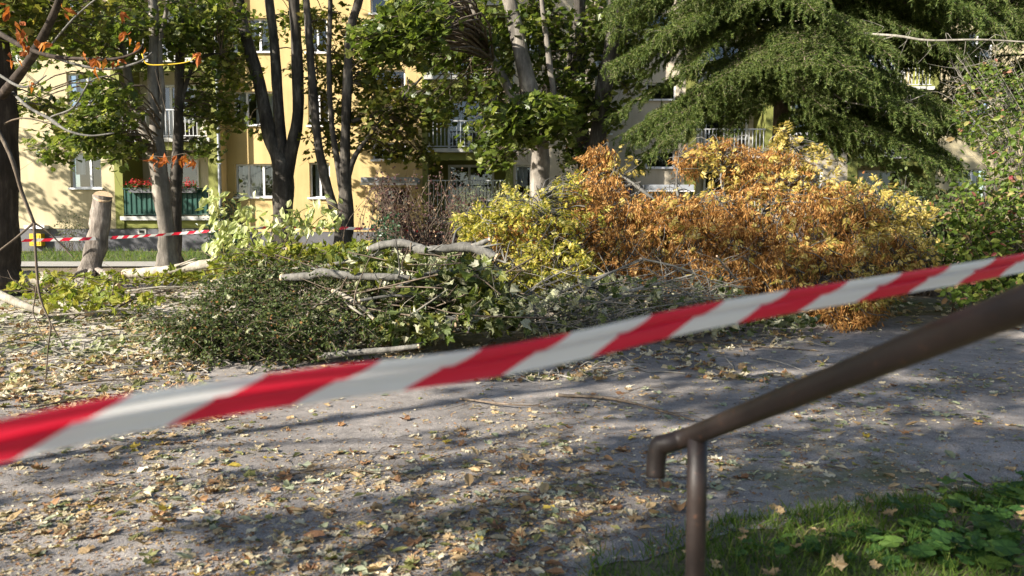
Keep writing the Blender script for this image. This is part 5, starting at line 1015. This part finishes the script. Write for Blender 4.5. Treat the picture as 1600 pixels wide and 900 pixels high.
# ------------------------------------------------------------------ barrier tapes and handrail
def tape_mat(name, period, slant, tr=.25, phase=0.0):
    m, nt, bs = new_mat(name); uv = nt.nodes.new('ShaderNodeUVMap'); sp = nt.nodes.new('ShaderNodeSeparateXYZ'); nt.links.new(uv.outputs[0], sp.inputs[0])
    a = nt.nodes.new('ShaderNodeMath'); a.operation = 'MULTIPLY_ADD'; nt.links.new(sp.outputs[1], a.inputs[0]); a.inputs[1].default_value = -slant; nt.links.new(sp.outputs[0], a.inputs[2])
    d = nt.nodes.new('ShaderNodeMath'); d.operation = 'DIVIDE'; nt.links.new(a.outputs[0], d.inputs[0]); d.inputs[1].default_value = period
    ph = nt.nodes.new('ShaderNodeMath'); ph.operation = 'ADD'; ph.inputs[1].default_value = phase; nt.links.new(d.outputs[0], ph.inputs[0])
    f = nt.nodes.new('ShaderNodeMath'); f.operation = 'FRACT'; nt.links.new(ph.outputs[0], f.inputs[0])
    r = ramp(nt, f.outputs[0], [(0, (.72, .022, .055)), (.5, (.80, .79, .77))]); r.color_ramp.interpolation = 'CONSTANT'
    nt.links.new(r.outputs[0], bs.inputs['Base Color']); bs.inputs['Roughness'].default_value = .32; bs.inputs['Specular IOR Level'].default_value = .5
    bump(nt, bs, noise_into(nt, 9, 5, 'Object', (.5, .5, 4)).outputs[0], .5, .006)
    t = nt.nodes.new('ShaderNodeBsdfTranslucent'); nt.links.new(r.outputs[0], t.inputs[0]); ms = nt.nodes.new('ShaderNodeMixShader'); ms.inputs[0].default_value = tr
    nt.links.new(bs.outputs[0], ms.inputs[1]); nt.links.new(t.outputs[0], ms.inputs[2]); nt.links.new(ms.outputs[0], nt.nodes['Material Output'].inputs[0]); return m
def ribbon(name, label, centre, prof, mat, group=None):
    """centre (n,3) path; prof(s) -> list of (offset up, offset towards viewer, v) across the tape"""
    p = np.asarray(centre); n = len(p); s = np.concatenate([[0], np.cumsum(np.linalg.norm(np.diff(p, axis=0), axis=1))]); T = unit(np.gradient(p, axis=0)); up = unit(np.array((0, 0, 1))-T*T[:, 2:3]); out = unit(np.cross(T, up))
    V, UV = [], []
    for i in range(n):
        for a, b, v in prof(s[i], s[-1]): V.append(p[i]+up[i]*a+out[i]*b); UV.append((s[i], v))
    k = len(V)//n; i, j = np.meshgrid(np.arange(n-1), np.arange(k-1), indexing='ij'); q = np.stack([i*k+j, (i+1)*k+j, (i+1)*k+j+1, i*k+j+1], -1).reshape(-1, 4)
    me = make_mesh(name, np.array(V)-p[0], [q], mat, True); ul = me.uv_layers.new(name='UVMap'); UV = np.array(UV, np.float32); ul.data.foreach_set('uv', UV[q.ravel()].ravel())
    return tag(link(bpy.data.objects.new(name, me), None, p[0]), label, 'tape', group)
cl = smoothpath([P(-420, 760, .52), P(-60, 698, .64), P(200, 642, .72), P(500, 597, .83), P(800, 557, .945), P(1100, 492, 1.08), P(1350, 450, 1.23), P(1600, 408, 1.43), P(1850, 362, 1.7)], 14)
def fold(s, L):
    f = s/L; w1, w2 = .0185-.003*f, .021-.002*f; wv = .002*math.sin(s*9)+.0012*math.sin(s*23+1)
    top = [(w1*(1-t), .004*math.sin(t*3.1)+.006*(1-t)+wv*.5, .075-.030*t) for t in np.linspace(0, 1, 5)]
    fo = [(-.001, -.004, .041), (.0012, -.006, .037), (-.002, -.003, .033)]
    bot = [(-.003-w2*t, .0015*math.sin(t*4+s*5)-.004*t+wv, (.031-.036*t)) for t in np.linspace(0, 1, 5)]
    return top+fo+bot
ribbon('barrier_tape', 'wide red and white striped barrier tape stretched across the foreground', cl, fold, tape_mat('tape_red_white', .262, 1.3, .45, .80), 'red and white barrier tapes')
cl = smoothpath([P(-60, 377, 16.6), P(30, 376, 16.9), P(100, 374, 17.1), P(141, 373, 17.3), P(180, 371, 18), P(250, 367, 19.5), P(330, 361, 19.6), P(430, 355, 19.6), P(520, 356, 19.7), P(600, 359, 19.8), P(690, 363, 20)], 10)
def flat(s, L):
    a = .35*math.sin(s*1.7)+.2; return [(.036*math.cos(a)*t, .036*math.sin(a)*t, .036*t) for t in (-1, -.33, .33, 1)]
ribbon('barrier_tape', 'thin distant red and white barrier tape running past the stump and maples', cl, flat, tape_mat('tape_far_red_white', .40, 1.3), 'red and white barrier tapes')
def rail_mat():
    m, nt, bs = new_mat('chipped_brown_paint'); a = noise_into(nt, 45, 8, rough=.75); b = noise_into(nt, 7, 5)
    paint = ramp(nt, b.outputs[0], [(.3, (.012, .008, .007)), (.7, (.025, .016, .013))]).outputs[0]
    col = mix(nt, paint, (.09, .04, .022), ramp(nt, a.outputs[0], [(.60, (0, 0, 0)), (.66, (1, 1, 1))]).outputs[0])
    nt.links.new(col, bs.inputs['Base Color']); bs.inputs['Roughness'].default_value = .5; bs.inputs['Specular IOR Level'].default_value = .4; bump(nt, bs, a.outputs[0], .35, .003); return m
M['railpaint'] = rail_mat()
hr = P(1090, 690, 2.0); bz = float(gz(hr[0], hr[1])); hd = thing('handrail', 'dark brown tubular steel handrail with bent end and post', 'handrail', (hr[0], hr[1], bz))
r0 = .0272
ax0 = P(1088, 678, 2.0); ax1_ = P(1600, 475, 1.06); dv = unit(ax1_-ax0)
tip = P(1024, 745, 2.06); k0 = P(1045, 693, 2.06)
c0 = P(1042, 693, 2.055); MB().tube([tip, tip*.45+P(1026, 704, 2.07)*.55, P(1030, 697, 2.065), c0, ax0-dv*.02, ax0*.7+ax1_*.3, ax0*.3+ax1_*.7, ax1_, ax1_+dv*.9], [r0]*9, 22, 6).build('rail', M['railpaint'], hd, True)
MB().tube([(hr[0], hr[1], bz-.05), (hr[0], hr[1], ax0[2]-.01)], [r0, r0], 20, 6).build('post', M['railpaint'], hd, True)
